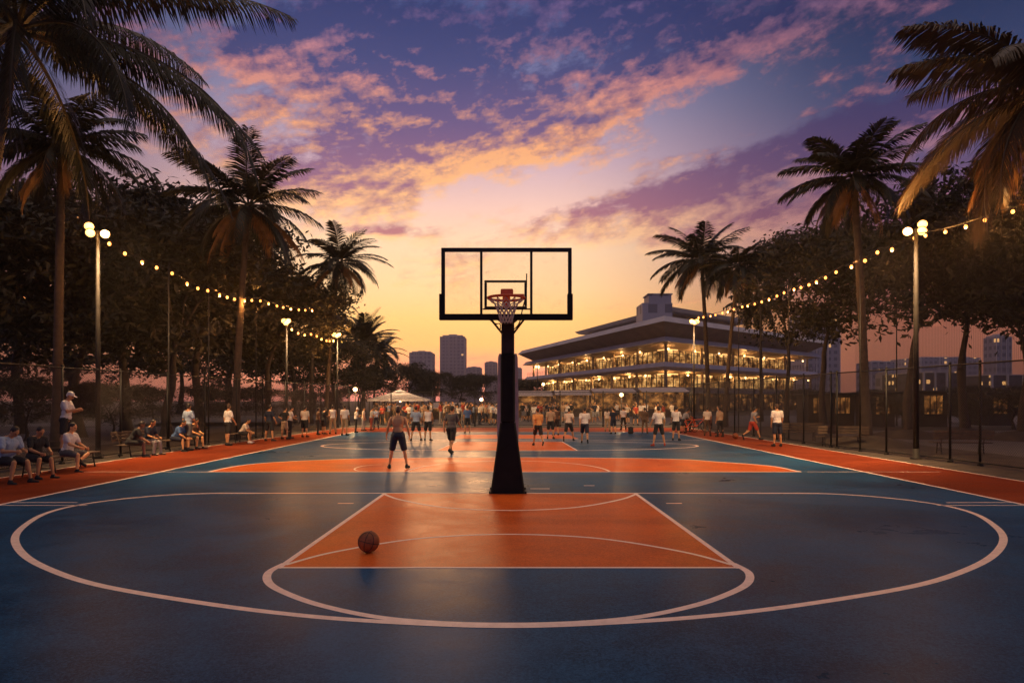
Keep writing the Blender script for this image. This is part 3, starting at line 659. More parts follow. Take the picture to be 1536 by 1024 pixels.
# ------------------------------------------------------------------ palms
def np_mesh(name, V, Fs):
    me = bpy.data.meshes.new(name); me.from_pydata(V, [], Fs); me.update(); return me
def frond(V, Fc, RV, base, az, el0, length, droop, nl, leaf, hang, rng, width=.045):
    """one feather leaf: curved rachis, two ranks of drooping leaflets"""
    base = np.array(base, float); n = 16; pts = [base]; dirs = []
    tw = rng.uniform(-.25, .25)
    for i in range(n):
        s = (i+.5)/n; e = el0 - droop*s**1.25; a = az + tw*s
        d = np.array([math.cos(a)*math.cos(e), math.sin(a)*math.cos(e), math.sin(e)]); dirs.append(d); pts.append(pts[-1] + d*length/n)
    RV.tube(pts, [.035*(1-.85*i/n)*length/4 + .006 for i in range(n+1)], 5, False)
    roll = rng.uniform(-.5, .5)
    for k in range(nl):
        s = .10 + .90*(k+.5)/nl; f = s*n; i = min(n-1, int(f)); p = pts[i] + dirs[i]*(f-i)*length/n; d = dirs[i]
        side = np.cross(d, (0, 0, 1.0)); side /= np.linalg.norm(side)+1e-6; up = np.cross(side, d)
        L = leaf*(.35 + .65*math.sin(math.pi*min(1, .12 + s*.80))**.7)*(1.0 if s < .9 else .75)
        for sg in (-1, 1):
            l = L*rng.uniform(.82, 1.1); fw = .35 + .75*s + rng.uniform(-.1, .1)
            q = side*sg*math.cos(roll*.3) + up*(.22 + roll*sg*.3) + d*fw*1.15; q /= np.linalg.norm(q)
            q2 = q + np.array([0, 0, -hang*rng.uniform(.7, 1.3)]); q2 /= np.linalg.norm(q2)
            q3 = q + np.array([0, 0, -2.1*hang*rng.uniform(.7, 1.3)]); q3 /= np.linalg.norm(q3)
            m = p + q2*l*.5; t = m + q3*l*.5; w = d*width*.5*(.6+.4*L/leaf) + up*width*.12*sg
            o = len(V); V += [tuple(p-w*.5), tuple(p+w*.5), tuple(m-w), tuple(m+w), tuple(t)]
            Fc += [(o, o+1, o+3, o+2), (o+2, o+3, o+4)]
def palm(name, label, base, top, nf, length, seed, leaf=.75, nl=46, droop=1.5, hang=.55, dry=5, rad=.17, eup=1.25, width=.045, group='palms around the court', azr=None, leafm='palm', elr=1.75):
    nf = int(nf*1.25); nl = int(nl*1.35); leaf *= 1.25; width *= 1.7
    rng = random.Random(seed); t = thing(name, label, 'palm tree', base, group=group); b = Vector(base); top = Vector(top) - b
    mb = MB(); lean = Vector((top.x, top.y, 0)); P = []; rr_ = []
    for i in range(15):
        u = i/14; q = Vector((lean.x*u**1.5, lean.y*u**1.5, top.z*u)); P.append(q); rr_.append(rad*(1.55 - .55*min(1, u*6)) * (1-.30*u) * (1 + .06*rng.uniform(-1, 1)))
    mb.tube(P, rr_, 12); 
    for i in range(int(top.z*4)):   # leaf scars
        u = (i+.5)/(top.z*4); q = Vector((lean.x*u**1.5, lean.y*u**1.5, top.z*u)); r_ = rad*(1.57 - .55*min(1, u*6))*(1-.30*u)
        mb.tube([q, q+Vector((0, 0, .05))], [r_*1.06, r_*1.0], 12, False)
    mb.build('trunk', M['palmbark'], t, True)
    V = []; Fc = []; RV = MB(); ga = 2.39996
    for k in range(nf):
        u = (k+.5)/nf; el = eup - elr*u**.85 + rng.uniform(-.12, .12)
        az = ga*k + rng.uniform(-.25, .25) if azr is None else azr[k % len(azr)]
        frond(V, Fc, RV, top + Vector((math.cos(az)*.12, math.sin(az)*.12, .05-.25*u)), az, el, length*rng.uniform(.86, 1.08)*(0.86+.14*math.sin(math.pi*u)), droop*(.55+.45*u)*rng.uniform(.85, 1.15), nl, leaf, hang*(.7+.6*u), rng, width)
    c = obj('crown', np_mesh('crown', V, Fc), M[leafm], t); RV.build('rachis', M['rachis'], c)
    if dry:
        V = []; Fc = []; RV = MB()
        for k in range(dry):
            az = rng.uniform(0, 6.28); frond(V, Fc, RV, top + Vector((math.cos(az)*.16, math.sin(az)*.16, -.3)), az, -.55+rng.uniform(-.3, .2), length*rng.uniform(.6, .85), .75, int(nl*.7), leaf*.85, 1.2, rng, width)
        obj('dry_fronds', np_mesh('dry_fronds', V, Fc), M['palmdry'], t); RV.build('dry_rachis', M['palmdry'], t)
        mb = MB()
        for k in range(7):
            az = k*.9; mb.sphere((top.x + math.cos(az)*.26, top.y + math.sin(az)*.26, top.z - .32 - .1*(k % 2)), .11, 8, 6)
        mb.build('coconuts', M['palmbark'], t, True)
    return t
def pp(pxb, pxt, pyt, d):  # base and top of a palm at distance d
    return ((pxb-768)*d/F, d, 0), ((pxt-768)*d/F, d, H + (HZ-pyt)*d/F)
b, tp = pp(-14, 26, 38, 19.5); palm('coconut_palm', 'huge dark coconut palm whose long drooping fronds hang in at a corner of the sky', (b[0]-.9, b[1], 0), tp, 26, 8.4, 4, 1.05, 84, 1.62, .85, 0, .26, 1.12, .038, elr=1.25)
b, tp = pp(86, 93, 214, 26.5); palm('coconut_palm', 'dark coconut palm with a thick straight trunk close to the three lamp floodlight pole', b, tp, 24, 3.4, 7, .72, 48, 1.4, .5, 4, .19, 1.25)
b, tp = pp(353, 373, 305, 34.5); palm('coconut_palm', 'tall coconut palm with golden dry fronds behind the man in a white shirt', b, tp, 22, 4.1, 21, .85, 50, 1.15, .38, 7, .19, 1.3)
b, tp = pp(489, 509, 392, 51); palm('coconut_palm', 'slender leaning palm with a round crown against the orange sky', b, tp, 24, 3.7, 13, .72, 40, 1.45, .3, 4, .17, 1.25, .05)
b, tp = pp(466, 471, 452, 57); palm('coconut_palm', 'shorter palm half hidden behind the slender leaning palm', b, tp, 18, 3.6, 15, .75, 34, 1.5, .35, 3, .17, 1.1, .055)
b, tp = pp(545, 546, 512, 72); palm('coconut_palm', 'bushy low palm with full crown above the slim floodlight pole at the far corner', b, tp, 30, 4.2, 17, .9, 34, 1.2, .2, 3, .22, 1.35, .07)
b, tp = pp(560, 566, 530, 76); palm('coconut_palm', 'small bushy palm with a thin pale trunk beside the white tent', b, tp, 22, 3.2, 19, .8, 30, 1.3, .2, 0, .14, 1.3, .07)
b, tp = pp(1299, 1280, 262, 30); palm('coconut_palm', 'big dark palm leaning towards the pavilion in front of the broadleaf trees', b, tp, 23, 3.05, 23, .72, 50, 1.25, .4, 5, .19, 1.3)
b, tp = pp(1063, 1052, 388, 53); palm('coconut_palm', 'tall dark palm in front of the pavilion roof with crown against sunset sky', b, tp, 24, 4.2, 29, .85, 44, 1.25, .38, 5, .19, 1.25, .055)
b, tp = pp(1088, 1108, 398, 50); palm('coconut_palm', 'palm with a ragged crown just behind the tall dark palm', b, tp, 20, 3.0, 31, .75, 36, 1.4, .4, 5, .16, 1.2, .055)
b, tp = pp(1142, 1140, 450, 62); palm('coconut_palm', 'low thin palm between the pavilion corner and the slender tree', b, tp, 16, 2.9, 37, .7, 32, 1.4, .4, 4, .15, 1.1, .055)
b, tp = pp(1650, 1590, 118, 19.5); palm('coconut_palm', 'large palm with copper lit fronds reaching in from the side of the bulb string', b, tp, 26, 4.9, 41, .95, 74, 1.35, .6, 8, .22, 1.15, .042, leafm='palmlamplit')

# ------------------------------------------------------------------ broadleaf trees
def tree_meshes(seed, ht, spread, trunk_h, leaf, nleaf, up=.55, clump=1.0, tr=.2, low=.3):
    rng = random.Random(seed); mb = MB(); ends = []
    def grow(p, d, l, r, depth):
        n = 5; P = [p]; q = d.copy()
        for i in range(n):
            q = (q + Vector((rng.uniform(-1, 1), rng.uniform(-1, 1), rng.uniform(-.5, .9)))*.13).normalized(); P.append(P[-1] + q*l/n)
        mb.tube(P, [r*(1-.42*i/n) for i in range(n+1)], 7 if depth < 2 else 5, depth > 2)
        if depth >= 2: ends.append((P[3], .6)); 
        if depth == 4: ends.append((P[-1], 1)); return
        k = rng.choice((2, 3)) if depth else 4
        a0 = rng.uniform(0, 6.28)
        for j in range(k):
            a = a0 + 6.28*j/k + rng.uniform(-.4, .4); tilt = rng.uniform(.45, .95) if depth else rng.uniform(.35, .85)
            sd = Vector((math.cos(a), math.sin(a), 0)); nd = (q*math.cos(tilt) + sd*math.sin(tilt)*spread + Vector((0, 0, up*.3))).normalized()
            grow(P[-1] if j < 2 else P[-2], nd, l*rng.uniform(.62, .85), r*.58, depth+1)
    L0 = ht*.24
    mb.tube([(0, 0, -.1), (0, 0, .25), (0, 0, .6)], [tr*2.0, tr*1.35, tr*1.05], 10, False)
    P0 = [Vector((0, 0, .5)), Vector((rng.uniform(-.1, .1), rng.uniform(-.1, .1), trunk_h*.5)), Vector((rng.uniform(-.25, .25), rng.uniform(-.25, .25), trunk_h))]
    mb.tube(P0, [tr*1.06, tr*.9, tr*.8], 10, False)
    grow(P0[-1], Vector((0, 0, 1)), L0, tr*.78, 0)
    zmax = max(e[0].z for e in ends); rx = max(math.hypot(e[0].x, e[0].y) for e in ends)*.85
    lo = low*zmax; cz = (zmax+lo)/2; hz_ = (zmax-lo)/2
    ends = ends[::2]
    for _ in range(70):
        while True:
            q = Vector((rng.uniform(-1, 1), rng.uniform(-1, 1), rng.uniform(-1, 1)))
            if .35 < q.length < 1: break
        ends.append((Vector((q.x*rx, q.y*rx, cz + q.z*hz_)), 1))
    V = []; Fc = []; per = max(4, nleaf // len(ends))
    for e, wgt in ends:
        cr = clump*rng.uniform(.65, 1.25)
        for _ in range(int(per*rng.uniform(.4, 1.6))):
            g = Vector((rng.gauss(0, .5), rng.gauss(0, .5), rng.gauss(0, .36)))*cr; c = e + g
            n_ = (g.normalized()*.5 + Vector((rng.uniform(-1, 1), rng.uniform(-1, 1), rng.uniform(-.3, 1.2)))).normalized()
            a = n_.orthogonal().normalized(); a.rotate(Matrix.Rotation(rng.uniform(0, 6.28), 3, n_)); b_ = n_.cross(a)
            s = leaf*rng.uniform(.6, 1.3); o = len(V)
            V += [tuple(c - a*s), tuple(c + b_*s*.42 - a*s*.1), tuple(c + a*s - n_*s*.25), tuple(c - b_*s*.42 - a*s*.1)]; Fc.append((o, o+1, o+2, o+3))
    return mb.mesh('trunk'), np_mesh('crown', V, Fc)
TV = [tree_meshes(101, 13, 1.0, 2.6, .23, 7200, clump=.9, tr=.20, low=.30), tree_meshes(102, 14, .9, 3.2, .17, 10500, clump=.95, tr=.21, low=.38), tree_meshes(103, 12, 1.1, 2.2, .15, 12000, clump=.95, tr=.18, low=.28), tree_meshes(104, 13, .95, 4.2, .18, 8500, up=.4, clump=.95, tr=.17, low=.45), tree_meshes(105, 13, 1.05, 3.6, .20, 12000, clump=1.05, tr=.20, low=.46), tree_meshes(106, 13, 1.1, 3.3, .20, 12000, clump=1.0, tr=.20, low=.42)]
def tree_at(px, d, pytop, var, label, m='leaf', rz=0, name='broadleaf_tree', group='broadleaf trees around the court', sxy=1.0):
    X = (px-768)*d/F; ht = H + (HZ-pytop)*d/F; tm, cm = TV[var]
    t = thing(name, label, 'tree', (X, d, 0), rz, group)
    zt = max(v.co.z for v in cm.vertices) if 'zt' not in cm else cm['zt']; cm['zt'] = zt
    k = ht/zt; t.scale = (k*sxy, k*sxy, k)
    tk = obj('trunk', tm, M['bark'], t, True); c = obj('crown', cm, None, t)
    if not cm.materials: cm.materials.append(M[m])
    c.material_slots[0].link = 'OBJECT'; c.material_slots[0].material = M[m]
    return t
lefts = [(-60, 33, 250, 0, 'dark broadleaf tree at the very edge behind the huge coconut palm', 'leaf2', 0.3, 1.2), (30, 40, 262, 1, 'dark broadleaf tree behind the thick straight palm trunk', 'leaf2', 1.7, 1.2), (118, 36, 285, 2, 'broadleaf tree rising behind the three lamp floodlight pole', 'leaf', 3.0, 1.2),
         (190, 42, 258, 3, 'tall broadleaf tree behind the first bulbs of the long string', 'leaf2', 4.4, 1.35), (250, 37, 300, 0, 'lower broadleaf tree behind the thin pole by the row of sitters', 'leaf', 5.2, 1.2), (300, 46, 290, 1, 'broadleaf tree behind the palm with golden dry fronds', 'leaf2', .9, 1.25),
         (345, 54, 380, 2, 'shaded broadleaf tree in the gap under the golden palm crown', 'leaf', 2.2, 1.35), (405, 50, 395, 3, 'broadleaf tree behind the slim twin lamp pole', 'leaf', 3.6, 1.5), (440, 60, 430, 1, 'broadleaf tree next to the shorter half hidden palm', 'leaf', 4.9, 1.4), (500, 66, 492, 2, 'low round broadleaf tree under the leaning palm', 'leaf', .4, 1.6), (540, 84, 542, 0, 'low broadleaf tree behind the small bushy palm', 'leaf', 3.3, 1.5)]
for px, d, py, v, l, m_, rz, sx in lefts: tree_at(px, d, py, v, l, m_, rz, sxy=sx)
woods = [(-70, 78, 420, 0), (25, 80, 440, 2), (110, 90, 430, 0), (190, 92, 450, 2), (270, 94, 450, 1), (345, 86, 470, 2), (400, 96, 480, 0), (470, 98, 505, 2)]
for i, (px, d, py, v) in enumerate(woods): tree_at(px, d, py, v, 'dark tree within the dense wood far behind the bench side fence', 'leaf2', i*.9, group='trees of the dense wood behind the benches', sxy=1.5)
for i, (px, d, py) in enumerate([(-20, 30, 545), (40, 33, 560), (110, 36, 566), (170, 34, 570), (230, 40, 572), (300, 42, 570), (345, 47, 575), (400, 50, 576), (450, 56, 580), (490, 62, 582)]): tree_at(px, d, py, 2, 'low dark shrub growing under the trees behind the bench side fence', 'leaf2', i*1.7, name='shrub', group='shrubs under the trees', sxy=1.5)
for i, (px, d, py) in enumerate([(1215, 62, 580), (1260, 60, 586), (1310, 62, 580), (1355, 46, 590), (1370, 60, 584), (1425, 58, 586), (1455, 46, 592), (1480, 56, 574), (1520, 46, 580), (1545, 52, 570)]): tree_at(px, d, py, 2, 'low dark shrub in the park in front of the lit low blocks', 'leaf2', i*1.7, name='shrub', group='shrubs in the open park', sxy=2.2)
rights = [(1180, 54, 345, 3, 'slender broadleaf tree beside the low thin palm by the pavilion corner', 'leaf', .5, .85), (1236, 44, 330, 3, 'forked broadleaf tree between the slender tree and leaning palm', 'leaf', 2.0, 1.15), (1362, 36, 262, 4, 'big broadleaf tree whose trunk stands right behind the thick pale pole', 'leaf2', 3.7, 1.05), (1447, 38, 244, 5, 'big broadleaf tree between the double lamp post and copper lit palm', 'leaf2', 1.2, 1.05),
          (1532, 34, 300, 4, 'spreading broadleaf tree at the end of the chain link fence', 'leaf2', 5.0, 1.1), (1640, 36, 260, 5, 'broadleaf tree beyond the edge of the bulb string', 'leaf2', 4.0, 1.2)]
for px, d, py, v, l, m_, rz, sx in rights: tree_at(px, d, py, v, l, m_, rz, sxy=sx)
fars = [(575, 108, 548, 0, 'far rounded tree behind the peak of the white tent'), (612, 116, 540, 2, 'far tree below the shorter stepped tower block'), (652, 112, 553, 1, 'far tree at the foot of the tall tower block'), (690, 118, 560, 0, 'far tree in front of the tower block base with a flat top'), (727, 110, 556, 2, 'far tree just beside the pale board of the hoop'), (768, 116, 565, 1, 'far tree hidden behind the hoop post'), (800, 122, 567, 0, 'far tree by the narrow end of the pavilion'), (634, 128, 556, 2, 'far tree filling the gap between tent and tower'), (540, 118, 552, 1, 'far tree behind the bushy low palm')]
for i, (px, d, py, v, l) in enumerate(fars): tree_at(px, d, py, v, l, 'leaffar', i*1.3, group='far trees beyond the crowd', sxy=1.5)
for px, py, r_ in ((1298, 655, 1.6), (1358, 663, 1.9), (1445, 668, 1.9), (1530, 690, 1.7), (1240, 645, 1.5)):
    pass
def mound(px, d, r_, h_, seed):
    rng = random.Random(seed); mb = MB(); n = 28; X = (px-768)*d/F; rings = []
    for k in range(7):
        u = k/6; rings.append([(X + r_*u*math.cos(6.283*j/n)*(1+.12*math.sin(3*j+seed)), d + r_*u*math.sin(6.283*j/n)*(1+.1*math.cos(2*j+seed)), max(-.02, h_*math.cos(u*1.5708)**1.2 + rng.uniform(-.02, .03)*(k < 6)) if k < 6 else -.03) for j in range(n)])
    v = sum(rings, []); f = [(k*n+j, k*n+(j+1) % n, (k+1)*n+(j+1) % n, (k+1)*n+j) for k in range(6) for j in range(n)]
    mb.add(v, f); o = mb.build('soil_mound', M['soil'], None, True); tag(o, 'low heap of bare dark soil around a tree foot behind the fence', 'soil mound', 'soil mounds at tree feet', 'structure')
for i, (px, d) in enumerate(((1362, 36), (1447, 38), (1532, 34), (1299, 30), (1236, 44))): mound(px, d, 2.1, .42, i)

# ------------------------------------------------------------------ terraced pavilion
pv = thing('terraced_pavilion', 'long terraced pavilion with jutting flat roofs and warmly lit open floors', 'pavilion', (22.2, 100, 0))
dl = Vector((-.267, .964)); dr = Vector((.721, .693)); LA, LB = 78.0, 61.0
def pl(a, b): q = dl*a + dr*b; return (q.x, q.y)
def ring(i, ex=0): return [pl(i, i), pl(i, LB-i), pl(LA-i+ex, LB-i), pl(LA-i+ex, i)][::-1]
def ccw(p): 
    a = sum(p[i][0]*p[(i+1) % len(p)][1] - p[(i+1) % len(p)][0]*p[i][1] for i in range(len(p))); return p if a > 0 else p[::-1]
def slab(name, m, lo, hi, z0, z1, parent=pv):
    """slab whose foot is inset lo and top inset hi"""
    a, b = ccw(ring(lo)), ccw(ring(hi)); mb = MB(); v = [(x, y, z0) for x, y in a] + [(x, y, z1) for x, y in b]
    mb.add(v, [(3, 2, 1, 0), (4, 5, 6, 7)] + [(i, (i+1) % 4, 4+(i+1) % 4, 4+i) for i in range(4)]); return mb.build(name, m, parent)
slab('roof', M['concrete'], 0.0, 1.2, 13.5, 14.5); slab('roof_deck', M['concrete'], 1.2, 15, 14.502, 16.3)
slab('roof_soffit', M['soffit'], 4.5, .4, 11.62, 13.498)
slab('canopy_edge', M['fascia'], 1.3, 2.3, 10.75, 11.6); slab('canopy_soffit', M['soffit'], 7.5, 2.0, 10.2, 10.748)
slab('terrace_slab', M['fascia'], 2.4, 1.6, 6.5, 7.0); slab('terrace_parapet', M['fascia'], 1.9, 2.4, 7.002, 7.75); slab('terrace_soffit', M['soffit'], 6.5, 2.6, 6.2, 6.498)
slab('lower_slab', M['fascia'], 1.2, .8, 3.0, 3.5); slab('lower_parapet', M['interior'], 1.1, 1.3, 3.502, 3.95)
slab('upper_glazing', M['lit'], 8.0, 7.6, 7.752, 10.198); slab('middle_glazing', M['lit'], 7.0, 6.6, 3.952, 6.198); slab('ground_glazing', M['lit2'], 6.0, 6.0, 0, 2.998)
slab('upper_wall', M['interior'], 18.5, 18, 16.302, 18.3); slab('upper_roof', M['fascia'], 15.5, 14.5, 18.302, 18.9); slab('upper_deck', M['concrete'], 15.2, 24, 18.902, 20.0)
mb = MB(); cx, cy = (985-768)*126/F - 22.2, 26
mb.box(cx-3.2, cx+2.2, cy-3, cy+3, 15.5, 19.4); mb.box(cx-1.9, cx+2.2, cy-2.2, cy+2.2, 19.4, 21.0); mb.box(cx-2.1, cx+2.4, cy-2.4, cy+2.4, 21.0, 21.2); mb.build('roof_tower', M['tower2'], pv)
def edge_pts(i, step):
    out = []
    for A, B in ((pl(i, i), pl(LA-i, i)), (pl(i, i), pl(i, LB-i))):
        A, B = Vector(A), Vector(B); n = int((B-A).length/step)
        out.append([A.lerp(B, k/n) for k in range(n+1)])
    return out
def columns(i, step, z0, z1, r_):
    me = None
    for k, side in enumerate(edge_pts(i, step)):
        for p in side[k:]:
            if me is None: mb = MB(); mb.tube([(0, 0, z0), (0, 0, z1)], r_, 8); me = mb.mesh('column')
            o = obj('column', me, M['interior'], pv, True); o.location = (p.x, p.y, 0)
columns(4.2, 9, 7.0, 11.0, .22); columns(3.6, 9, 3.5, 6.49, .24); columns(2.4, 9, 0, 3.0, .26)
for i, z0, z1, step in ((7.5, 7.76, 10.19, 1.8), (6.5, 3.96, 6.19, 1.8), (5.9, .02, 2.99, 2.2)):
    mb = MB()
    for side in edge_pts(i, step):
        for p in side: mb.box(p.x-.06, p.x+.06, p.y-.06, p.y+.06, z0, z1)
    for side in edge_pts(i, step):
        for zz in (z0 + .75*(z1-z0),): mb.tube([(*side[0], zz), (*side[-1], zz)], .05, 4)
    mb.build('window_frames', M['steel_dark'], pv)
for i, z in ((2.6, 7.75), (1.6, 3.95)):    # balustrades
    mb = MB()
    for side in edge_pts(i, 1.5):
        for p in side: mb.tube([(p.x, p.y, z-.02), (p.x, p.y, z+.95)], .025, 4)
        for h_ in (.35, .65, .95): mb.tube([(*side[0], z+h_), (*side[-1], z+h_)], .025, 4)
    mb.build('balustrade', M['steel_dark'], pv)
mb = MB(); mb.sphere((0, 0, 0), .17, 8, 6); lm = mb.mesh('ceiling_lamp'); rng = random.Random(2)
for i, z, step in ((5.0, 10.05, 8.5), (4.5, 6.0, 6.5)):
    for k, side in enumerate(edge_pts(i, step)):
        for j, p in enumerate(side[k:]):
            o = obj('ceiling_lamp', lm, M['globe'], pv, True); o.location = (p.x + rng.uniform(-.5, .5), p.y + rng.uniform(-.5, .5), z)
            if j % 2 == 0: spot('lamp', pv, (p.x, p.y, z-.35), 200 if z > 8 else 260, (1, .50, .16), .2)
mb = MB()   # ceiling strip lights of the open floors
for i, z in ((6.2, 10.12), (5.6, 6.12)):
    for side in edge_pts(i, 4.3):
        for a, b in list(zip(side, side[1:]))[::2]:
            mb.tube([(*a, z), (*a.lerp(b, .72), z)], .07, 4)
mb.build('strip_light', M['strip'], pv)
# awnings and shop fronts at the foot of the pavilion
def awning(px0, px1, py, d, label, lit_=True):
    x0_, x1_ = (px0-768)*d/F, (px1-768)*d/F; z = H + (HZ-py)*d/F; w = (x1_-x0_)/2
    t = thing('awning_stall', label, 'stall', ((x0_+x1_)/2, d, 0), group='stalls along the foot of the pavilion')
    mb = MB(); v = [(-w, -1.6, z-.35), (w, -1.6, z-.35), (w, 1.2, z+.15), (-w, 1.2, z+.15)]; v += [(a, b_, c-.09) for a, b_, c in v]
    mb.add(v, [(0, 1, 2, 3), (7, 6, 5, 4), (0, 4, 5, 1), (1, 5, 6, 2), (2, 6, 7, 3), (3, 7, 4, 0)]); mb.build('awning', M['white_tent'], t)
    for sx in (-w*.95, w*.95):
        mb = MB(); mb.tube([(sx, -1.5, 0), (sx, -1.5, z-.42)], .05, 6); mb.build('post', M['steel_dark'], t)
    mb = MB(); mb.box(-w*.9, w*.9, -.9, -.3, 0, .95, bev=.03); mb.build('counter', M['wood'], t)
    mb = MB(); mb.box(-w*.96, w*.96, 1.0, 1.1, .1, z-.1); mb.build('back_panel', M['litshop'] if lit_ else M['interior'], t)
    return t
awning(776, 828, 588, 76, 'stall with a pale awning lit from below just past the hoop post')
awning(832, 885, 587, 80, 'stall with flat awning between the lamp post and the globe lamp'); awning(888, 952, 584, 82, 'stall with bluish awning behind the globe lamp')
awning(960, 1030, 583, 78, 'wide stall with bluish awning beside the slim bright floodlight'); awning(640, 690, 606, 70, 'low stall with a thin white top behind the players by the tent')
# white tent
tt = thing('white_tent', 'white pyramid tent with open sides standing behind the far fence', 'tent', ((600-768)*62/F, 62, 0))
mb = MB(); w = 2.45; z0, z1 = 2.02, 2.92
v = [(-w, -w, z0), (w, -w, z0), (w, w, z0), (-w, w, z0)]; mid = [(x*.5, y*.5, z0 + (z1-z0)*.42) for x, y, _ in v]
vv = v + mid + [(0, 0, z1)] + [(x, y, z-.16) for x, y, z in v]
mb.add(vv, [(i, (i+1) % 4, 4+(i+1) % 4, 4+i) for i in range(4)] + [(4+i, 4+(i+1) % 4, 8) for i in range(4)] + [(9+i, 9+(i+1) % 4, (i+1) % 4, i) for i in range(4)]); mb.sphere((0, 0, z1+.05), .06, 6, 5); mb.build('canopy', M['white_tent'], tt)
for x, y in ((-w, -w), (w, -w), (w, w), (-w, w), (0, -w), (0, w)):
    mb = MB(); mb.tube([(x*.94, y*.94, 0), (x*.94, y*.94, z0+.05)], .04, 6); mb.build('tent_pole', M['galv'], tt)
mb = MB(); mb.sphere((0, 0, 1.86), .07, 10, 7); mb.build('tent_lamp', M['globe'], tt, True); spot('lamp', tt, (0, 0, 1.7), 170, (1, .62, .34), .1)
# globe lamps on posts
for px, py, d, l in ((932, 592, 60, 'white globe lamp on a post among the stalls'), (722, 599, 64, 'small warm globe lamp on a post above the crowd'), (533, 584, 54, 'small warm globe lamp at the far corner of the fence'), (815, 576, 82, 'warm globe lamp near the pavilion end over the stall awning')):
    X, _, z = WP(px, py, d); t = thing('globe_lamp', l, 'street lamp', (X, d, 0), group='globe lamps beyond the far fence')
    mb = MB(); mb.tube([(0, 0, 0), (0, 0, z-.1)], [.05, .035], 8); mb.lathe([(.1, 0), (.1, .05), (.05, .1)], (0, 0, 0), 8); mb.lathe([(.04, z-.14), (.09, z-.09), (.09, z-.06)], (0, 0, 0), 8); mb.build('post', M['steel_dark'], t, True)
    mb = MB(); mb.sphere((0, 0, z), .17, 12, 8); mb.build('globe', M['globe'], t, True)
    spot('lamp', t, (0, -.35, z), 160)

# ------------------------------------------------------------------ towers and other buildings
def tower(name, label, px0, px1, pytop, d, m, steps=(), depth=None, crown=True, group='hazy towers on the skyline'):
    x0_, x1_ = (px0-768)*d/F, (px1-768)*d/F; z = H + (HZ-pytop)*d/F; w = (x1_-x0_)/2; dp = depth or w*1.2
    t = thing(name, label, 'building', ((x0_+x1_)/2, d+dp, 0), group=group)
    mb = MB(); mb.box(-w, w, -dp, dp, 0, z*.955); mb.build('wall', M[m], t)
    mb = MB(); mb.box(-w*.82, w*.82, -dp*.8, dp*.8, z*.955, z*.98); mb.box(-w*.35, w*.3, -dp*.4, dp*.4, z*.98, z); mb.build('roof', M['concrete'], t)
    mb = MB()
    for u in (-.98, -.35, .3, .98): mb.box(w*u-w*.03, w*u+w*.03, -dp-.4, -dp, 0, z*.955)
    mb.build('pilaster', M['concrete'], t)
    return t
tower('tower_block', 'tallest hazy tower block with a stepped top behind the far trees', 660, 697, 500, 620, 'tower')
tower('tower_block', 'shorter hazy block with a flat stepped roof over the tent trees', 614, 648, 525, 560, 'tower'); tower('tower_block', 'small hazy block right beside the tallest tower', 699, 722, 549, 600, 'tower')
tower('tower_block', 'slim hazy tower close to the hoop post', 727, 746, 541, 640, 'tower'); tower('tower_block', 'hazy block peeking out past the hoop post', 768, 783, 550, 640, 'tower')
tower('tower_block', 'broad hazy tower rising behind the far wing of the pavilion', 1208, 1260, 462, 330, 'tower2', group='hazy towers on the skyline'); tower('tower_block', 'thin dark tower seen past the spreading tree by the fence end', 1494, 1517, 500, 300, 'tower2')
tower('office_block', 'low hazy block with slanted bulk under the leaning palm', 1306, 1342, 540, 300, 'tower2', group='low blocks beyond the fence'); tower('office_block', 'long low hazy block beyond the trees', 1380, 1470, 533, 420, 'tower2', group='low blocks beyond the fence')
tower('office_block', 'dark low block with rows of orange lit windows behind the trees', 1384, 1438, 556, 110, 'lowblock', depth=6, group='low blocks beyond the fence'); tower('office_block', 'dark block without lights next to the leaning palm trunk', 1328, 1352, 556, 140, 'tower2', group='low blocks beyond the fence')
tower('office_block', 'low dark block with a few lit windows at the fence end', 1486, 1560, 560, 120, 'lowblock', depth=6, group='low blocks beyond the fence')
def kiosk(px0, px1, py, d, label):
    x0_, x1_ = (px0-768)*d/F, (px1-768)*d/F; z = H + (HZ-py)*d/F + .35; w = (x1_-x0_)/2 + .5
    t = thing('kiosk', label, 'kiosk', ((x0_+x1_)/2, d, 0), group='lit kiosks in the park')
    mb = MB(); mb.box(-w, w, 0, 2.2, 0, z); mb.build('wall', M['kiosk'], t); mb = MB(); mb.box(-w-.3, w+.3, -.6, 2.4, z+.002, z+.16, bev=.03); mb.build('roof', M['steel_dark'], t)
    mb = MB(); mb.box(-w+.35, w-.35, -.03, -.004, .95, z-.2); f = mb.build('window', M['litshop'], t)
    mb = MB()
    for u in (-1, -.33, .33, 1): mb.box((w-.35)*u-.03, (w-.35)*u+.03, -.07, -.031, .95, z-.2)
    mb.box(-w+.3, w-.3, -.12, -.005, .86, .94); mb.build('frame', M['steel_dark'], f)
for px0, px1, py, d, l in ((1222, 1236, 600, 54, 'small kiosk glowing beside the forked tree trunk'), (1255, 1272, 599, 52, 'small kiosk glowing just behind the fence gate posts'), (1316, 1332, 598, 50, 'small kiosk glowing right past the leaning palm trunk'), (1388, 1411, 596, 50, 'wide kiosk glowing brightest between the two big trunks'), (1492, 1508, 598, 52, 'kiosk with a small glow near the fence end')): kiosk(px0, px1, py, d, l)
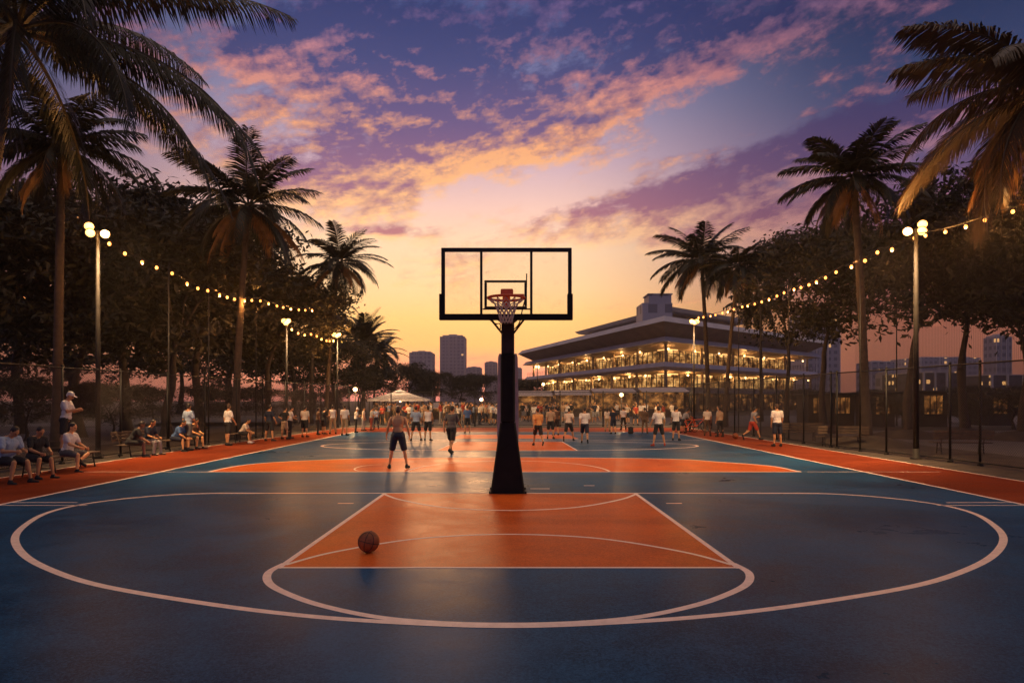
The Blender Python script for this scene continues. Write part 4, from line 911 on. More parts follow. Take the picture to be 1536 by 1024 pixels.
# ------------------------------------------------------------------ people
SPH = None
def sphere_dirs(n=12, m=8):
    v = []; f = []
    for i in range(m+1):
        a = math.pi*i/m
        for j in range(n): b = 2*math.pi*j/n; v.append((math.sin(a)*math.cos(b), math.sin(a)*math.sin(b), -math.cos(a)))
    for i in range(m):
        for j in range(n): f.append((i*n+j, i*n+(j+1) % n, (i+1)*n+(j+1) % n, (i+1)*n+j))
    return np.array(v), f
SD, SF = sphere_dirs()
class Blob:
    """closed shapes that a voxel remesh fuses into one skin"""
    def __init__(s): s.v = []; s.f = []
    def _add(s, V): o = len(s.v); s.v += [tuple(p) for p in V]; s.f += [tuple(i+o for i in q) for q in SF]
    def ell(s, c, r, rot=None):
        V = SD*np.array(r)
        if rot is not None: V = V @ np.array(rot).T
        s._add(V + np.array(c))
    def cap(s, p0, p1, r0, r1, flat=None):
        p0, p1 = np.array(p0, float), np.array(p1, float); d = p1-p0; L = np.linalg.norm(d); d = d/max(L, 1e-6)
        a = np.cross(d, (0, 1, 0) if abs(d[1]) < .9 else (1, 0, 0)); a /= np.linalg.norm(a); b = np.cross(d, a)
        B = np.stack([a, b, d], 1); V = []
        for n in SD:
            q = B @ n; V.append((p1 + q*r1) if n[2] > 0 else (p0 + q*r0))
        s._add(V)
    def fuse(s, name, voxel, smooth=2, wr=0.0, seed=0):
        me = bpy.data.meshes.new(name); me.from_pydata(s.v, [], s.f); me.update()
        o = bpy.data.objects.new(name, me); COL.objects.link(o)
        md = o.modifiers.new('r', 'REMESH'); md.mode = 'VOXEL'; md.voxel_size = voxel
        if smooth: sm = o.modifiers.new('s', 'SMOOTH'); sm.factor = .5; sm.iterations = smooth
        dg = bpy.context.evaluated_depsgraph_get(); dg.update()
        out = bpy.data.meshes.new_from_object(o.evaluated_get(dg)); out.name = name
        bpy.data.objects.remove(o); bpy.data.meshes.remove(me)
        out.materials.clear()
        if wr:
            n = len(out.vertices); co = np.empty(n*3); no = np.empty(n*3); out.vertices.foreach_get('co', co); out.vertices.foreach_get('normal', no)
            co = co.reshape(-1, 3); no = no.reshape(-1, 3)
            w = np.sin(co[:, 2]*52 + 9*np.sin(co[:, 0]*17+seed) + 5*np.sin(co[:, 1]*23)) + .6*np.sin(co[:, 0]*61 + co[:, 2]*38 + seed)
            co += no*(w*wr)[:, None]; out.vertices.foreach_set('co', co.ravel())
        out.polygons.foreach_set('use_smooth', [True]*len(out.polygons)); out.update(); return out
def rotx(a): c, s = math.cos(a), math.sin(a); return np.array([[1, 0, 0], [0, c, -s], [0, s, c]])
def rotz(a): c, s = math.cos(a), math.sin(a); return np.array([[c, -s, 0], [s, c, 0], [0, 0, 1]])
def limb(f, ab, s): # direction of a hanging limb swung forward f and outward ab
    f, ab = R(f), R(ab); return np.array([s*math.sin(ab), math.sin(f)*math.cos(ab), -math.cos(f)*math.cos(ab)])
def figure(pose, voxel=.011, kit='tee', hair='short', build=1.0):
    """returns meshes of one figure: body, top, bottoms, shoes, hair. Faces +Y, feet on z = 0"""
    g = pose.get; lean, twist = R(g('lean', 3)), R(g('twist', 0)); PZ = .95
    B = Blob(); T = Blob(); Q = Blob(); SHS = []; HR = Blob(); w = build
    up = rotz(twist) @ rotx(-lean); piv = np.array([0, 0, PZ])
    U = lambda p: piv + up @ (np.array(p, float) - piv)
    hp_ = rotx(-R(g('tuck', 0)))
    B.ell((0, 0, .95), (.162*w, .112*w, .115)); 
    for s in (-1, 1): B.ell((s*.075, -.055, .915), (.088*w, .085*w, .095))
    B.ell(U((0, .008, 1.10)), (.140*w, .105*w, .16), up); B.ell(U((0, .0, 1.29)), (.162*w, .112*w, .19), up)
    for s in (-1, 1): B.ell(U((s*.075, .055, 1.335)), (.085*w, .055*w, .07), up); B.ell(U((s*.08, -.06, 1.34)), (.085*w, .05*w, .11), up)
    B.cap(U((-.14*w, -.005, 1.42)), U((.14*w, -.005, 1.42)), .062, .062); B.cap(U((-.09, -.02, 1.455)), U((.09, -.02, 1.455)), .045, .045)
    nk = U((0, -.01, 1.47)); hy, hpz = R(g('yaw', 0)), R(g('nod', 4)); hd = up @ rotz(hy) @ rotx(-hpz)
    N = lambda p: nk + hd @ (np.array(p, float) - np.array((0, -.01, 1.47)))
    B.cap(nk - up @ np.array((0, 0, .03)), N((0, .008, 1.57)), .058*w, .054)
    B.ell(N((0, .008, 1.655)), (.074, .094, .105), hd); B.ell(N((0, .040, 1.585)), (.054, .058, .058), hd)
    B.cap(N((0, .098, 1.650)), N((0, .117, 1.615)), .010, .015); B.cap(N((-.03, .088, 1.672)), N((.03, .088, 1.672)), .012, .012); B.cap(N((-.02, .092, 1.582)), N((.02, .092, 1.582)), .010, .010)
    for s in (-1, 1): B.ell(N((s*.076, .0, 1.63)), (.012, .022, .032), hd)
    eyes = [N((s*.031, .094, 1.650)) for s in (-1, 1)]; mouth = N((0, .098, 1.583))
    if hair == 'short': HR.ell(N((0, -.012, 1.682)), (.082, .096, .090), hd); HR.ell(N((0, -.045, 1.635)), (.072, .060, .075), hd)
    elif hair == 'long': HR.ell(N((0, -.012, 1.68)), (.086, .098, .094), hd); HR.ell(N((0, -.055, 1.60)), (.080, .062, .12), hd); HR.cap(N((0, -.075, 1.58)), N((0, -.095, 1.42)), .06, .035)
    elif hair == 'bun': HR.ell(N((0, -.012, 1.68)), (.083, .097, .092), hd); HR.ell(N((0, -.05, 1.63)), (.072, .058, .075), hd); HR.ell(N((0, -.115, 1.69)), (.045, .04, .045), hd)
    elif hair == 'cap': HR.ell(N((0, -.004, 1.69)), (.086, .102, .084), hd); HR.ell(N((0, .135, 1.685)), (.062, .062, .012), hd); HR.ell(N((0, -.05, 1.635)), (.07, .052, .06), hd)
    hands = []
    for s, key in ((-1, 'L'), (1, 'R')):
        f, ab, el, inw = g('arm'+key, (4, 9, 14, 6)); sh = U((s*.178*w, -.005, 1.415))
        d = up @ limb(f, ab, s); e = sh + d*.285; d2 = up @ limb(f+el, ab*.4 - inw, s); wst = e + d2*.25
        B.cap(sh, e, .050*w, .040); B.ell(sh + d*.13, (.047*w, .050*w, .075), None); B.cap(e, e + d2*.10, .041, .040); B.cap(e + d2*.09, wst, .040, .027)
        a = np.cross(d2, up @ np.array((1.0, 0, 0))*s); a = a/np.linalg.norm(a) if np.linalg.norm(a) > .05 else np.array((0, 1., 0)); nrm = np.cross(a, d2)*-1.0
        # palm, four fingers of different length that curl, thumb from the side
        pm_ = wst + d2*.048; rot = np.stack([a, nrm, d2], 1); B.ell(pm_, (.039, .017, .052), rot)
        for k, fl in enumerate((.070, .078, .073, .058)):
            r0 = wst + d2*.085 + a*(.028 - .0187*k); cu = g('curl', 35) + 6*k; s_ = np.array(d2)*math.cos(R(cu*.5)) + nrm*s*0 + (nrm)*math.sin(R(cu*.5)); q = r0 + s_*fl*.5
            s2 = np.array(d2)*math.cos(R(cu*1.4)) + nrm*math.sin(R(cu*1.4)); B.cap(r0, q, .0095, .009); B.cap(q, q + s2*fl*.5, .009, .0078)
        tb = wst + d2*.03 + a*.032; td = (d2*.75 + a*.55 + nrm*.35); td /= np.linalg.norm(td); B.cap(tb, tb + td*.035, .013, .011); B.cap(tb + td*.035, tb + td*.055 + d2*.012, .011, .009)
        hands.append(pm_)
        if kit in ('tee', 'tank', 'dress'):
            if kit == 'tee': T.cap(sh, sh + d*.185, .066*w, .069); T.ell(sh + d*.02, (.07, .07, .07))
            else: T.cap(U((s*.085, -.03, 1.40)), U((s*.09, -.01, 1.475)), .040, .030)
    feet = []
    for s, key in ((-1, 'L'), (1, 'R')):
        f, ab, kn, toe = g('leg'+key, (0, 5, 2, 8)); h = np.array((s*.088, -.005, .915)); d = limb(f, ab, s); k = h + d*.43
        if 'kneed'+key in pose: d2 = np.array(pose['kneed'+key], float); d2 /= np.linalg.norm(d2)
        else: d2 = limb(f-kn, ab*.75, s)
        an = k + d2*.405
        B.cap(h, h + d*.22, .088*w, .078*w); B.cap(h + d*.2, k, .078*w, .053); B.cap(k, k + d2*.14, .053, .052); B.cap(k + d2*.12, an, .050, .034)
        bk = np.cross(d2, (s*1.0, 0, 0))*s; bk = bk/np.linalg.norm(bk) if np.linalg.norm(bk) > .05 else np.array((0, -1., 0))
        if bk[1] > 0: bk = -bk
        B.ell(k + d2*.13 + bk*.022, (.047*w, .047*w, .09), None if abs(d2[2]) > .5 else np.stack([np.array((1, 0, 0)), np.cross(d2, (1, 0, 0)), d2], 1))
        fw = np.array((s*math.sin(R(toe)), math.cos(R(toe)), 0.0)); fw = fw + np.array((0, 0, -.0))
        if abs(d2[2]) < .6: fw = fw*.6 + np.array((0, 0, -.35))
        pitch = g('foot'+key, 0); fw = np.array((fw[0], fw[1]*math.cos(R(pitch)), fw[2] - math.sin(R(pitch)))); fw /= np.linalg.norm(fw)
        hl = an - fw*.045 + np.array((0, 0, -.048)); to = an + fw*.165 + np.array((0, 0, -.060))
        B.cap(an, hl, .032, .030); B.cap(hl, to, .030, .024)
        SH = Blob(); SHS.append(SH)
        SH.cap(hl - np.array((0, 0, .0)), to, .041, .036); SH.cap(an + np.array((0, 0, -.0)), hl, .043, .040); SH.cap(hl + np.array((0, 0, -.022)), to + np.array((0, 0, -.018)), .034, .034)
        feet.append(min(hl[2]-.056, to[2]-.052))
        lo = g('bottom', 'shorts')
        if lo == 'shorts': Q.cap(h + np.array((0, 0, .02)), h + d*.34, .108*w, .098); Q.ell(h + d*.34, (.098, .098, .05), None if abs(d[2]) > .6 else np.stack([np.array((1, 0, 0)), np.cross(d, (1, 0, 0)), d], 1))
        else: Q.cap(h, h + d*.22, .104*w, .092*w); Q.cap(h + d*.2, k, .092*w, .070); Q.cap(k, an + d2*-.01, .070, .058)
    Q.ell((0, -.01, .95), (.176*w, .130*w, .105)); Q.cap((-.10*w, 0, 1.02), (.10*w, 0, 1.02), .055, .055)
    for s in (-1, 1): Q.ell((s*.075, -.06, .915), (.098*w, .094*w, .10))
    T.ell(U((0, .006, 1.11)), (.165*w, .128*w, .17), up); T.ell(U((0, 0, 1.29)), (.180*w, .130*w, .185), up); T.ell(U((0, -.004, .99)), (.182*w, .138*w, .11), up)
    T.cap(U((-.13*w, -.005, 1.415)), U((.13*w, -.005, 1.415)), .074, .074)
    for s in (-1, 1): T.ell(U((s*.08, -.06, 1.34)), (.095*w, .062*w, .12), up); T.ell(U((s*.075, .05, 1.33)), (.095*w, .072*w, .09), up)
    body = B.fuse('body', voxel, 2); res = {'body': body}
    z0 = min(feet) if 'seat' not in pose else None
    if kit != 'bare': res['shirt'] = T.fuse('shirt', voxel*1.3, 2, .0035)
    res['shorts' if g('bottom', 'shorts') == 'shorts' else 'trousers'] = Q.fuse('shorts', voxel*1.3, 2, .003, 3)
    for i_, SH in enumerate(SHS): res['shoe' + 'ab'[i_]] = SH.fuse('shoe', voxel*1.2, 1)
    if HR.v: res['hat' if hair == 'cap' else 'hair'] = HR.fuse('hair', voxel, 1, .002 if hair != 'cap' else 0)
    off = -(z0 if z0 is not None else PZ - .105 - .45 + .02)
    if 'lift' in pose: off += pose['lift']
    ec = np.array(eyes + [mouth])
    for m_ in res.values():
        n = len(m_.vertices); co = np.empty(n*3); m_.vertices.foreach_get('co', co); co = co.reshape(-1, 3); co[:, 2] += off; m_.vertices.foreach_set('co', co.ravel()); m_.update()
    ec[:, 2] += off
    n = len(body.polygons); cc = np.empty(n*3); body.polygons.foreach_get('center', cc); cc = cc.reshape(-1, 3)
    mi = np.zeros(n, dtype=np.int32)
    for q, r_ in ((ec[0], .014), (ec[1], .014)): mi[np.linalg.norm(cc - q, axis=1) < r_] = 1
    dm = np.abs(cc - ec[2]); mi[(np.linalg.norm(cc - ec[2], axis=1) < .024) & (dm[:, 2] < .007)] = 2
    body.polygons.foreach_set('material_index', mi)
    return res
def cloth(name, c): return mat('cloth_'+name, c + (1,), 0.85, .14, 6, .25, 60)
C = {k: cloth(k, v) for k, v in dict(white=(.72, .66, .60), cream=(.66, .56, .44), grey=(.26, .25, .25), darkgrey=(.10, .095, .09), black=(.016, .016, .018), navy=(.012, .018, .038), blue=(.07, .14, .30), paleblue=(.30, .38, .50), tan=(.42, .29, .18), orange=(.72, .33, .10), red=(.42, .05, .025), brown=(.12, .07, .04), khaki=(.33, .24, .14), maroon=(.14, .022, .016)).items()}
SK = {k: mat('skin_'+k, v + (1,), .5, .12, 7) for k, v in dict(light=(.74, .37, .15), mid=(.50, .245, .11), dark=(.22, .11, .06)).items()}
HRM = {k: mat('hair_'+k, v + (1,), .55, .35, 40) for k, v in dict(dark=(.018, .012, .009), brown=(.06, .032, .016)).items()}
EYE = mat('eye_dark', (.02, .015, .012, 1), .3); LIP = mat('lip', (.30, .11, .08, 1), .5)
SHOE = {'black': C['black'], 'white': C['white'], 'red': C['red']}
P0 = dict
POSES = dict(
    stand=P0(), stand2=P0(armL=(-6, 8, 18, 4), armR=(12, 10, 30, 10), legL=(4, 7, 4, 12), legR=(-5, 6, 3, 14), yaw=25, twist=6),
    wide=P0(armL=(6, 20, 24, -4), armR=(2, 18, 30, 0), legL=(2, 12, 3, 18), legR=(-2, 13, 4, 18), lean=2, nod=8),
    hips=P0(armL=(-22, 38, 62, 62), armR=(-22, 38, 62, 62), legL=(0, 8, 2, 14), legR=(2, 8, 3, 14)),
    walk=P0(armL=(-24, 8, 22, 4), armR=(24, 8, 40, 6), legL=(26, 4, 10, 5), legR=(-20, 4, 26, 5), lean=6, footR=28),
    run=P0(armL=(30, 12, 85, 8), armR=(-35, 16, 80, 4), legL=(-16, 7, 42, 8), legR=(28, 9, 14, 8), lean=12, footL=42),
    ready=P0(lean=24, armL=(42, 24, 55, 6), armR=(48, 24, 50, 6), legL=(34, 15, 46, 16), legR=(30, 16, 44, 16), nod=-12),
    hold=P0(armL=(22, 10, 82, 30), armR=(26, 10, 84, 32), nod=26, legL=(2, 6, 3, 10), legR=(-2, 7, 3, 12), curl=60),
    holdpants=P0(armL=(22, 10, 82, 30), armR=(16, 8, 60, 26), nod=18, legL=(2, 6, 3, 10), legR=(-2, 7, 3, 12), curl=60, bottom='trousers'),
    pants=P0(bottom='trousers', armL=(4, 8, 18, 4), legL=(3, 6, 3, 12), legR=(-3, 7, 3, 12)),
    stretch=P0(lean=34, armL=(40, 14, 30, 6), armR=(50, 14, 40, 8), legL=(30, 8, 20, 10), legR=(-26, 8, 12, 8), footR=24, bottom='shorts', nod=-5),
    sit=P0(seat=1, lean=16, armL=(34, 10, 52, 22), armR=(38, 10, 48, 22), legL=(86, 8, 84, 6), legR=(88, 7, 90, 6), nod=18, curl=60),
    sitphone=P0(seat=1, lean=14, armL=(30, 10, 72, 30), armR=(34, 10, 70, 28), legL=(86, 10, 80, 8), legR=(86, 9, 92, 8), nod=30, curl=70),
    sitlean=P0(seat=1, lean=32, armL=(52, 12, 34, 16), armR=(52, 12, 34, 16), legL=(86, 12, 86, 8), legR=(86, 12, 80, 8), nod=-4, curl=55),
    sitcross=P0(seat=1, lean=12, armL=(36, 8, 40, 14), armR=(42, 8, 40, 18), legR=(84, 8, 82, 8), legL=(82, 34, 0, 10), nod=6, curl=55, kneedL=(.86, .12, -.32)),
    sitpants=P0(seat=1, lean=18, armL=(34, 10, 52, 22), armR=(38, 10, 48, 22), legL=(86, 7, 84, 6), legR=(87, 6, 90, 6), nod=10, bottom='trousers', curl=60),
)
_cache = {}
def fig(pose, kit='tee', hair='short', voxel=.011, build=1.0):
    k = (pose, kit, hair, voxel, build)
    if k not in _cache: _cache[k] = figure(POSES[pose], voxel, kit, hair, build)
    return _cache[k]
def person(label, loc, rz, pose, height=1.75, top='white', low='black', skin='mid', hairc='dark', kit='tee', hair='short', shoes='black', voxel=.013, build=1.0, group=None, z=0.012):
    parts = fig(pose, kit, hair, voxel, build); t = None
    b = parts['body']
    if not b.materials:
        for m_ in (SK['mid'], EYE, LIP): b.materials.append(m_)
    o = bpy.data.objects.new('person', b); COL.objects.link(o); o.location = (loc[0], loc[1], z); o.rotation_euler = (0, 0, rz)
    k = height/1.76; o.scale = (k, k, k)
    o.material_slots[0].link = 'OBJECT'; o.material_slots[0].material = SK[skin]
    tag(o, label, 'person', group)
    for n_, me in parts.items():
        if n_ == 'body': continue
        if not me.materials: me.materials.append(C['black'])
        c = bpy.data.objects.new('shoe' if n_ in ('shoea', 'shoeb') else n_, me); COL.objects.link(c); c.parent = o
        c.material_slots[0].link = 'OBJECT'
        c.material_slots[0].material = C[top] if n_ in ('shirt', 'hat') else C[low] if n_ in ('shorts', 'trousers') else SHOE[shoes] if n_ in ('shoea', 'shoeb') else HRM[hairc]
    return o
FACE_AWAY, FACE_CAM, FACE_RT, FACE_LT = 0.0, math.pi, -math.pi/2, math.pi/2   # +Y, -Y, +X, -X
def standing(px, py, pyh, label, pose, rz=0, **k):
    """feet at (px, py), top of the head at row pyh"""
    X, d = GP(px, py); h = H - (pyh-HZ)*d/F
    return person(label, (X, d), rz, pose, h, **k)
GC = 'players and onlookers around the court'
n = .009
# on the court
standing(597, 703.5, 611, 'shirtless man in navy shorts standing with legs apart, seen from behind', 'wide', R(4), kit='bare', low='navy', skin='light', hairc='brown', voxel=n, build=1.06)
standing(677, 681.5, 607.5, 'man in a dark grey tee and dark shorts striding across the orange paint', 'walk', R(-20), top='darkgrey', low='black', voxel=n, build=1.05)
standing(624, 661.5, 610, 'player in pale blue tee and black shorts standing with legs apart', 'wide', R(8), top='paleblue', low='black')
standing(642, 661.5, 610, 'player in a white tank top and dark shorts beside the pale blue tee', 'stand2', R(-12), top='white', kit='tank', low='black')
standing(701, 650, 609, 'player in a blue top and long black shorts by the far key', 'stand', R(14), top='blue', low='black')
standing(807, 669, 611, 'player in an orange tee and black shorts next to the hoop post', 'walk', R(10), top='orange', low='black', build=1.04)
standing(826, 658.5, 611, 'player in a tan tee and black shorts facing away near the orange tee', 'stand2', R(-10), top='tan', low='black')
standing(834, 653, 610.5, 'person half hidden behind the tan tee', 'stand', R(20), top='brown', low='black', hair='bun')
standing(853, 662, 611, 'slim player in a pale tee with a wide running stance', 'run', R(-14), top='cream', low='black')
standing(877, 665.5, 610, 'player in a cream tee and navy shorts walking towards the far fence', 'walk', R(-6), top='white', low='navy', build=1.05)
standing(988, 669.5, 610, 'player in a white tee, black shorts and red shoes inside the far white circle', 'wide', R(6), top='white', low='black', shoes='red')
standing(1014, 661, 610, 'player in a white tee and black shorts with an arm raised to the chest', 'hold', R(-30), top='white', low='black')
standing(920, 651, 612, 'boy in a navy top with bare legs by the far edge of the court', 'stand', R(15), top='navy', low='navy', skin='light')
standing(911, 647, 612.5, 'person in a pale top beside the boy in navy', 'pants', R(-20), top='cream', low='khaki', hair='long')
standing(935, 645, 611, 'person in a white tee and dark trousers on the far red strip', 'pants', R(10), top='white', low='black')
standing(967, 650, 612, 'dim figure in brown clothes beside the player in red shoes', 'pants', R(-15), top='brown', low='brown', skin='dark')
# along the chain link fence, bench side
standing(342, 668.5, 607, 'man in a white tee and dark shorts standing on the red strip', 'stand2', R(-40), top='white', low='black', hairc='brown')
standing(404, 662, 608, 'man in a navy tee and black shorts with feet apart on the red strip', 'wide', R(-20), top='navy', low='black')
standing(427, 659, 611, 'person in a black tee with hands behind the back beside a white tee', 'hips', R(-25), top='black', low='tan')
standing(435, 657.5, 610.5, 'person in a white tee and black trousers just behind the black tee', 'holdpants', R(-50), top='white', low='black')
standing(457, 656, 610, 'heavy set man in a cream tee and black shorts near the corner', 'stand', R(-15), top='cream', low='black', build=1.1)
standing(477, 652, 612, 'dark dressed person standing close to the fence corner', 'pants', R(-60), top='brown', low='black', skin='dark')
standing(486, 651.5, 611.5, 'person in a black tee with a white sleeve beside the tan trousers', 'hold', R(-40), top='black', low='black')
standing(499, 651, 608.5, 'tall person in a white tank top and tan trousers', 'pants', R(20), top='white', kit='tank', low='khaki')
standing(517, 653.5, 608, 'person in a white tee and tan shorts at the court edge', 'stand2', R(-10), top='white', low='khaki')
standing(534, 649, 612, 'person in a white tee and dark trousers behind the court edge', 'holdpants', R(-70), top='white', low='black', hair='cap')
standing(545, 646, 611.5, 'slight person in a cream tee by the fence corner', 'pants', R(-90), top='cream', low='grey')
standing(557, 646, 611.5, 'person in a grey tee and maroon trousers leaning forward', 'holdpants', R(-60), top='grey', low='maroon')
standing(564, 644, 612, 'person in a pale grey tee standing behind the maroon trousers', 'pants', R(30), top='paleblue', low='navy')
# along the other fence
standing(1166, 670, 607, 'man in a white tee and navy shorts facing the fence on the red strip', 'stand', R(6), top='white', low='navy', hairc='brown', build=1.06)
standing(1129, 660, 609, 'person in a grey blue shirt and red shorts stepping along the fence', 'run', R(-75), top='grey', low='red')
standing(1061, 654, 611, 'person in a cream tee and dark trousers talking by the fence', 'pants', R(-20), top='cream', low='brown')
standing(1080, 655.5, 611.5, 'child in a tan tee and dark trousers beside the talking group', 'pants', R(25), top='tan', low='black')
standing(1079, 650, 609.5, 'person in a grey tee half hidden behind the child in tan', 'stand2', R(40), top='grey', low='black')
standing(1024, 650, 611, 'person in a grey shirt bending over the bicycles', 'stretch', R(-70), top='grey', low='black'); standing(1032, 648, 612, 'person in dark clothes beside the bicycles at the fence corner', 'pants', R(-40), top='darkgrey', low='black')
# benches with people
def bench(label, x, y, L, rz, back=False):
    t = thing('bench', label, 'bench', (x, y, 0), rz, 'benches along the fence')
    mb = MB()
    for k in range(4): mb.box(-.20 + k*.105, -.11 + k*.105, -L/2, L/2, .415, .45, bev=.008)
    mb.build('seat', M['wood'], t)
    for s in (-1, 1):
        mb = MB(); y_ = s*(L/2-.3)
        mb.tube([(-.20, y_, .012), (-.14, y_, .40), (.15, y_, .40), (.21, y_, .012)], .022, 6); mb.tube([(-.18, y_, .14), (.19, y_, .14)], .014, 6); mb.build('leg', M['steel_dark'], t)
    if back:
        mb = MB()
        for k in range(3): mb.box(-.30 - k*.02, -.275 - k*.02, -L/2, L/2, .55 + k*.12, .64 + k*.12, bev=.006)
        for s in (-1, 1): mb.tube([(-.17, s*(L/2-.3), .40), (-.33, s*(L/2-.3), .92)], .02, 6)
        mb.build('backrest', M['wood'], t)
    return t
bench('slatted bench at the picture edge under the two closest seated people', -12.35, 16.55, 2.6, R(2)); bench('slatted bench under the man in white with a leg folded', -12.6, 19.4, 2.5, R(3))
bench('slatted bench with a backrest under the two dark dressed sitters', -13.35, 24.3, 2.0, R(-2), True); bench('slatted bench between the blue tee and the woman in a dark top', -13.2, 27.0, 2.4, R(-4))
bench('slatted bench by the thin poles beneath the small hunched sitter', -12.7, 31.6, 1.8, R(-5))
def sitting(x, y, rz, label, pose, **k): return person(label, (x, y), rz, pose, **k)
fr_ = FACE_RT
sitting(-12.12, 16.35, fr_ + R(-14), 'heavy man in a pale tee and black shorts sitting bent over his phone', 'sitphone', top='paleblue', low='black', height=1.86, voxel=n, build=1.12, skin='mid')
sitting(-12.15, 17.35, fr_ + R(-22), 'person in a black tee and pale shorts sitting beside the heavy man', 'sit', top='black', low='black', height=1.78, voxel=n, skin='mid')
sitting(-12.38, 19.0, fr_ + R(-4), 'man in a white tee sitting with one leg folded on the bench', 'sitcross', top='white', low='darkgrey', height=1.78, voxel=n, skin='light', shoes='black')
X, d = GP(60, 700); standing_on = person('man in a white cap and white tee standing up on the bench behind the sitters', (-13.0, 19.9), fr_ + R(10), 'hold', 1.78, top='white', low='black', hair='cap', z=.45, voxel=n)
sitting(-13.2, 23.6, fr_ + R(26), 'broad sitter in black clothes hunched with his back turned', 'sitlean', top='black', low='black', height=1.74, build=1.1, skin='dark'); sitting(-13.15, 24.6, fr_ + R(-10), 'sitter in a navy tee and grey trousers on the backrest bench', 'sitpants', top='navy', low='grey', height=1.72)
sitting(-13.0, 26.3, fr_, 'boy in a blue tee sitting forward on the bench', 'sitlean', top='blue', low='navy', height=1.70); sitting(-13.0, 27.7, fr_ + R(-16), 'woman with long hair and a dark top sitting with hands on her lap', 'sit', top='brown', low='black', hair='long', height=1.68, skin='light')
standing(282, 676, 606, 'person in a pale blue tee and black shorts standing at the end of the bench', 'stretch' if False else 'stand2', R(-30), top='paleblue', low='darkgrey')
sitting(-12.5, 31.5, fr_ + R(8), 'small hunched sitter with white shoes beside the man in a white tee', 'sitlean', top='cream', low='black', height=1.55, shoes='white')
# things standing about
def bag(x, y, label):
    B_ = Blob(); B_.cap((-.08, 0, .10), (.08, 0, .10), .09, .09); B_.cap((-.08, 0, .34), (.08, 0, .34), .075, .075); B_.ell((0, 0, .22), (.155, .085, .17)); B_.cap((-.06, .08, .13), (.06, .08, .13), .055, .055); B_.cap((-.035, -.03, .42), (.035, -.03, .42), .018, .018); me = B_.fuse('bag', .014, 2, .004)
    o = obj('backpack', me, C['black'], None); o.location = (x, y, .012); tag(o, label, 'bag', None); return o
X, d = GP(946, 651); bag(X, d, 'black backpack standing upright on the far red strip')
def bicycle(x, y, rz, label):
    t = thing('bicycle', label, 'bicycle', (x, y, .02), rz, 'bicycles at the fence corner')
    for wx in (-.52, .52):
        mb = MB(); mb.tube([(wx + .33*math.cos(R(a)), 0, .34 + .33*math.sin(R(a))) for a in range(0, 361, 15)], .018, 6, False)
        w = mb.build('wheel', M['black'], t, True); mb = MB()
        for a in range(0, 180, 30): mb.tube([(wx + .32*math.cos(R(a)), 0, .34 + .32*math.sin(R(a))), (wx - .32*math.cos(R(a)), 0, .34 - .32*math.sin(R(a)))], .003, 3)
        mb.build('spokes', M['galv'], w)
    mb = MB()
    for a, b in (((-.52, .34), (-.08, .30)), ((-.08, .30), (-.20, .78)), ((-.08, .30), (.36, .74)), ((-.18, .72), (.34, .78)), ((-.52, .34), (-.18, .70)), ((.52, .34), (.34, .92))): mb.tube([(a[0], 0, a[1]), (b[0], 0, b[1])], .018, 6)
    mb.build('frame', C['red'] and M['rim'], t)
    mb = MB(); mb.tube([(.26, -.26, .98), (.34, -.2, .95), (.34, .2, .95), (.26, .26, .98)], .014, 6); mb.build('handlebar', M['steel_dark'], t)
    B_ = Blob(); B_.cap((-.30, 0, .84), (-.06, 0, .85), .06, .025); obj('saddle', B_.fuse('saddle', .015, 1), C['black'], t)
X, d = GP(1030, 648); bicycle(X, d - .3, R(25), 'bicycle leaning near the bending person at the fence corner'); bicycle(X + .8, d + .5, R(-15), 'second bicycle standing close to the corner post')
for px, d, l in ((1198, 33, 'dark park bench behind the fence beside the forked tree'), (1262, 29, 'dark park bench behind the doubled fence posts'), (1440, 25, 'dark park bench nearest the end of the chain link fence')):
    b_ = bench(l, (px-768)*d/F, d, 2.0, R(80), True)
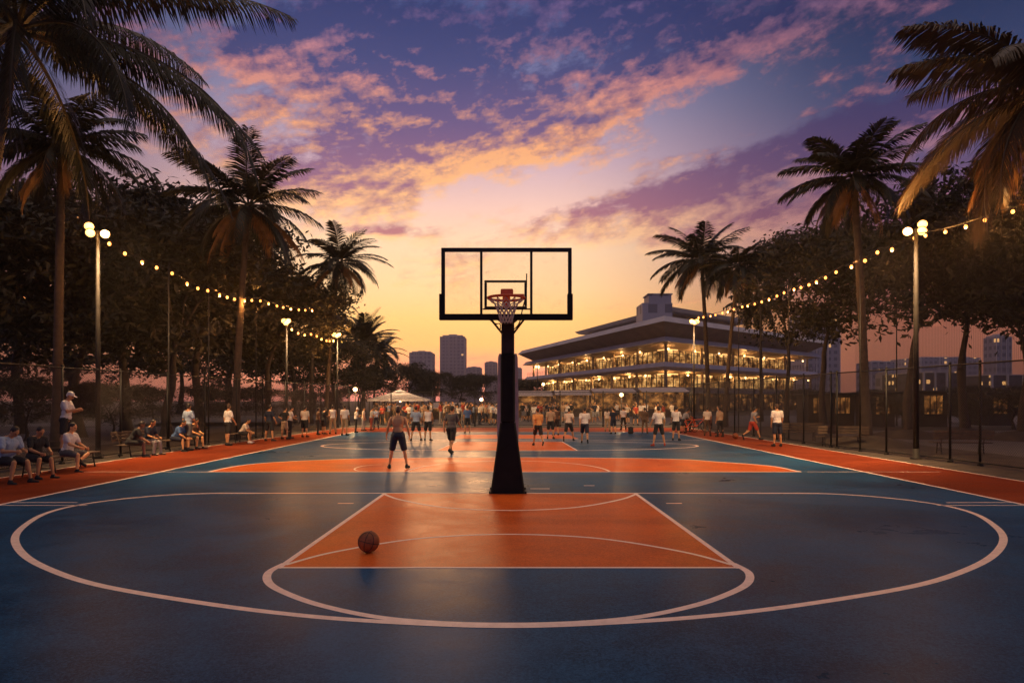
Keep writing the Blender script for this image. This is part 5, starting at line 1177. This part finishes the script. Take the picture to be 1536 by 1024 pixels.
# spectators in front of the stalls and the tent
rng = random.Random(77)
def crowd_mesh(pose, kit, hair, voxel=.028):
    parts = figure(POSES[pose], voxel, kit, hair); V = []; Fc = []; mi = []
    order = ['body', 'shirt', 'shorts', 'trousers', 'shoea', 'shoeb', 'hair', 'hat']; slot = dict(body=0, shirt=1, shorts=2, trousers=2, shoea=2, shoeb=2, hair=3, hat=3)
    for k in order:
        if k in parts:
            me = parts[k]; o = len(V); V += [tuple(v.co) for v in me.vertices]; Fc += [tuple(i+o for i in p.vertices) for p in me.polygons]; mi += [slot[k]]*len(me.polygons)
    me = np_mesh('person', V, Fc); 
    for m_ in (SK['mid'], C['white'], C['black'], HRM['dark']): me.materials.append(m_)
    me.polygons.foreach_set('material_index', mi); me.polygons.foreach_set('use_smooth', [True]*len(mi)); return me
CM = [crowd_mesh('pants', 'tee', 'short'), crowd_mesh('stand2', 'tee', 'short'), crowd_mesh('holdpants', 'tee', 'long'), crowd_mesh('hips', 'tee', 'short'), crowd_mesh('hold', 'tee', 'bun'), crowd_mesh('walk', 'tee', 'cap')]
for i in range(150):
    px = rng.uniform(560, 772) if i % 5 < 3 else rng.uniform(772, 1010) if i % 5 == 3 else rng.uniform(690, 860); d = rng.uniform(53, 66); X = (px-768)*d/F
    o = bpy.data.objects.new('person', CM[rng.randrange(6)]); COL.objects.link(o); o.location = (X, d, 0.004); o.rotation_euler = (0, 0, rng.uniform(0, 6.28)); k = rng.uniform(.88, 1.04); o.scale = (k, k, k)
    for s_, m_ in enumerate((SK[rng.choice(('light', 'mid', 'dark', 'mid'))], C[rng.choice(('white', 'white', 'cream', 'grey', 'black', 'paleblue', 'tan', 'red', 'navy', 'brown'))], C[rng.choice(('black', 'navy', 'brown', 'khaki', 'grey'))], HRM['dark'])):
        o.material_slots[s_].link = 'OBJECT'; o.material_slots[s_].material = m_
    tag(o, 'spectator standing in the dense crowd between the far fence and the stalls', 'person', 'spectators crowded behind the far fence')
# ------------------------------------------------------------------ haze
if HAZE:
    mb = MB(); mb.box(-820, 820, -120, 880, -1, 84); hz = mb.build('haze', None); hm = bpy.data.materials.new('haze'); hm.use_nodes = True; nt = hm.node_tree; nt.nodes.clear()
    out = nt.nodes.new('ShaderNodeOutputMaterial'); pv_ = nt.nodes.new('ShaderNodeVolumePrincipled'); pv_.inputs['Color'].default_value = (.95, .88, .84, 1); pv_.inputs['Density'].default_value = HAZE; pv_.inputs['Anisotropy'].default_value = .5
    nt.links.new(pv_.outputs[0], out.inputs['Volume']); hz.data.materials.append(hm); tag(hz, 'thin warm evening haze over the whole park and skyline', 'haze', kind='stuff')
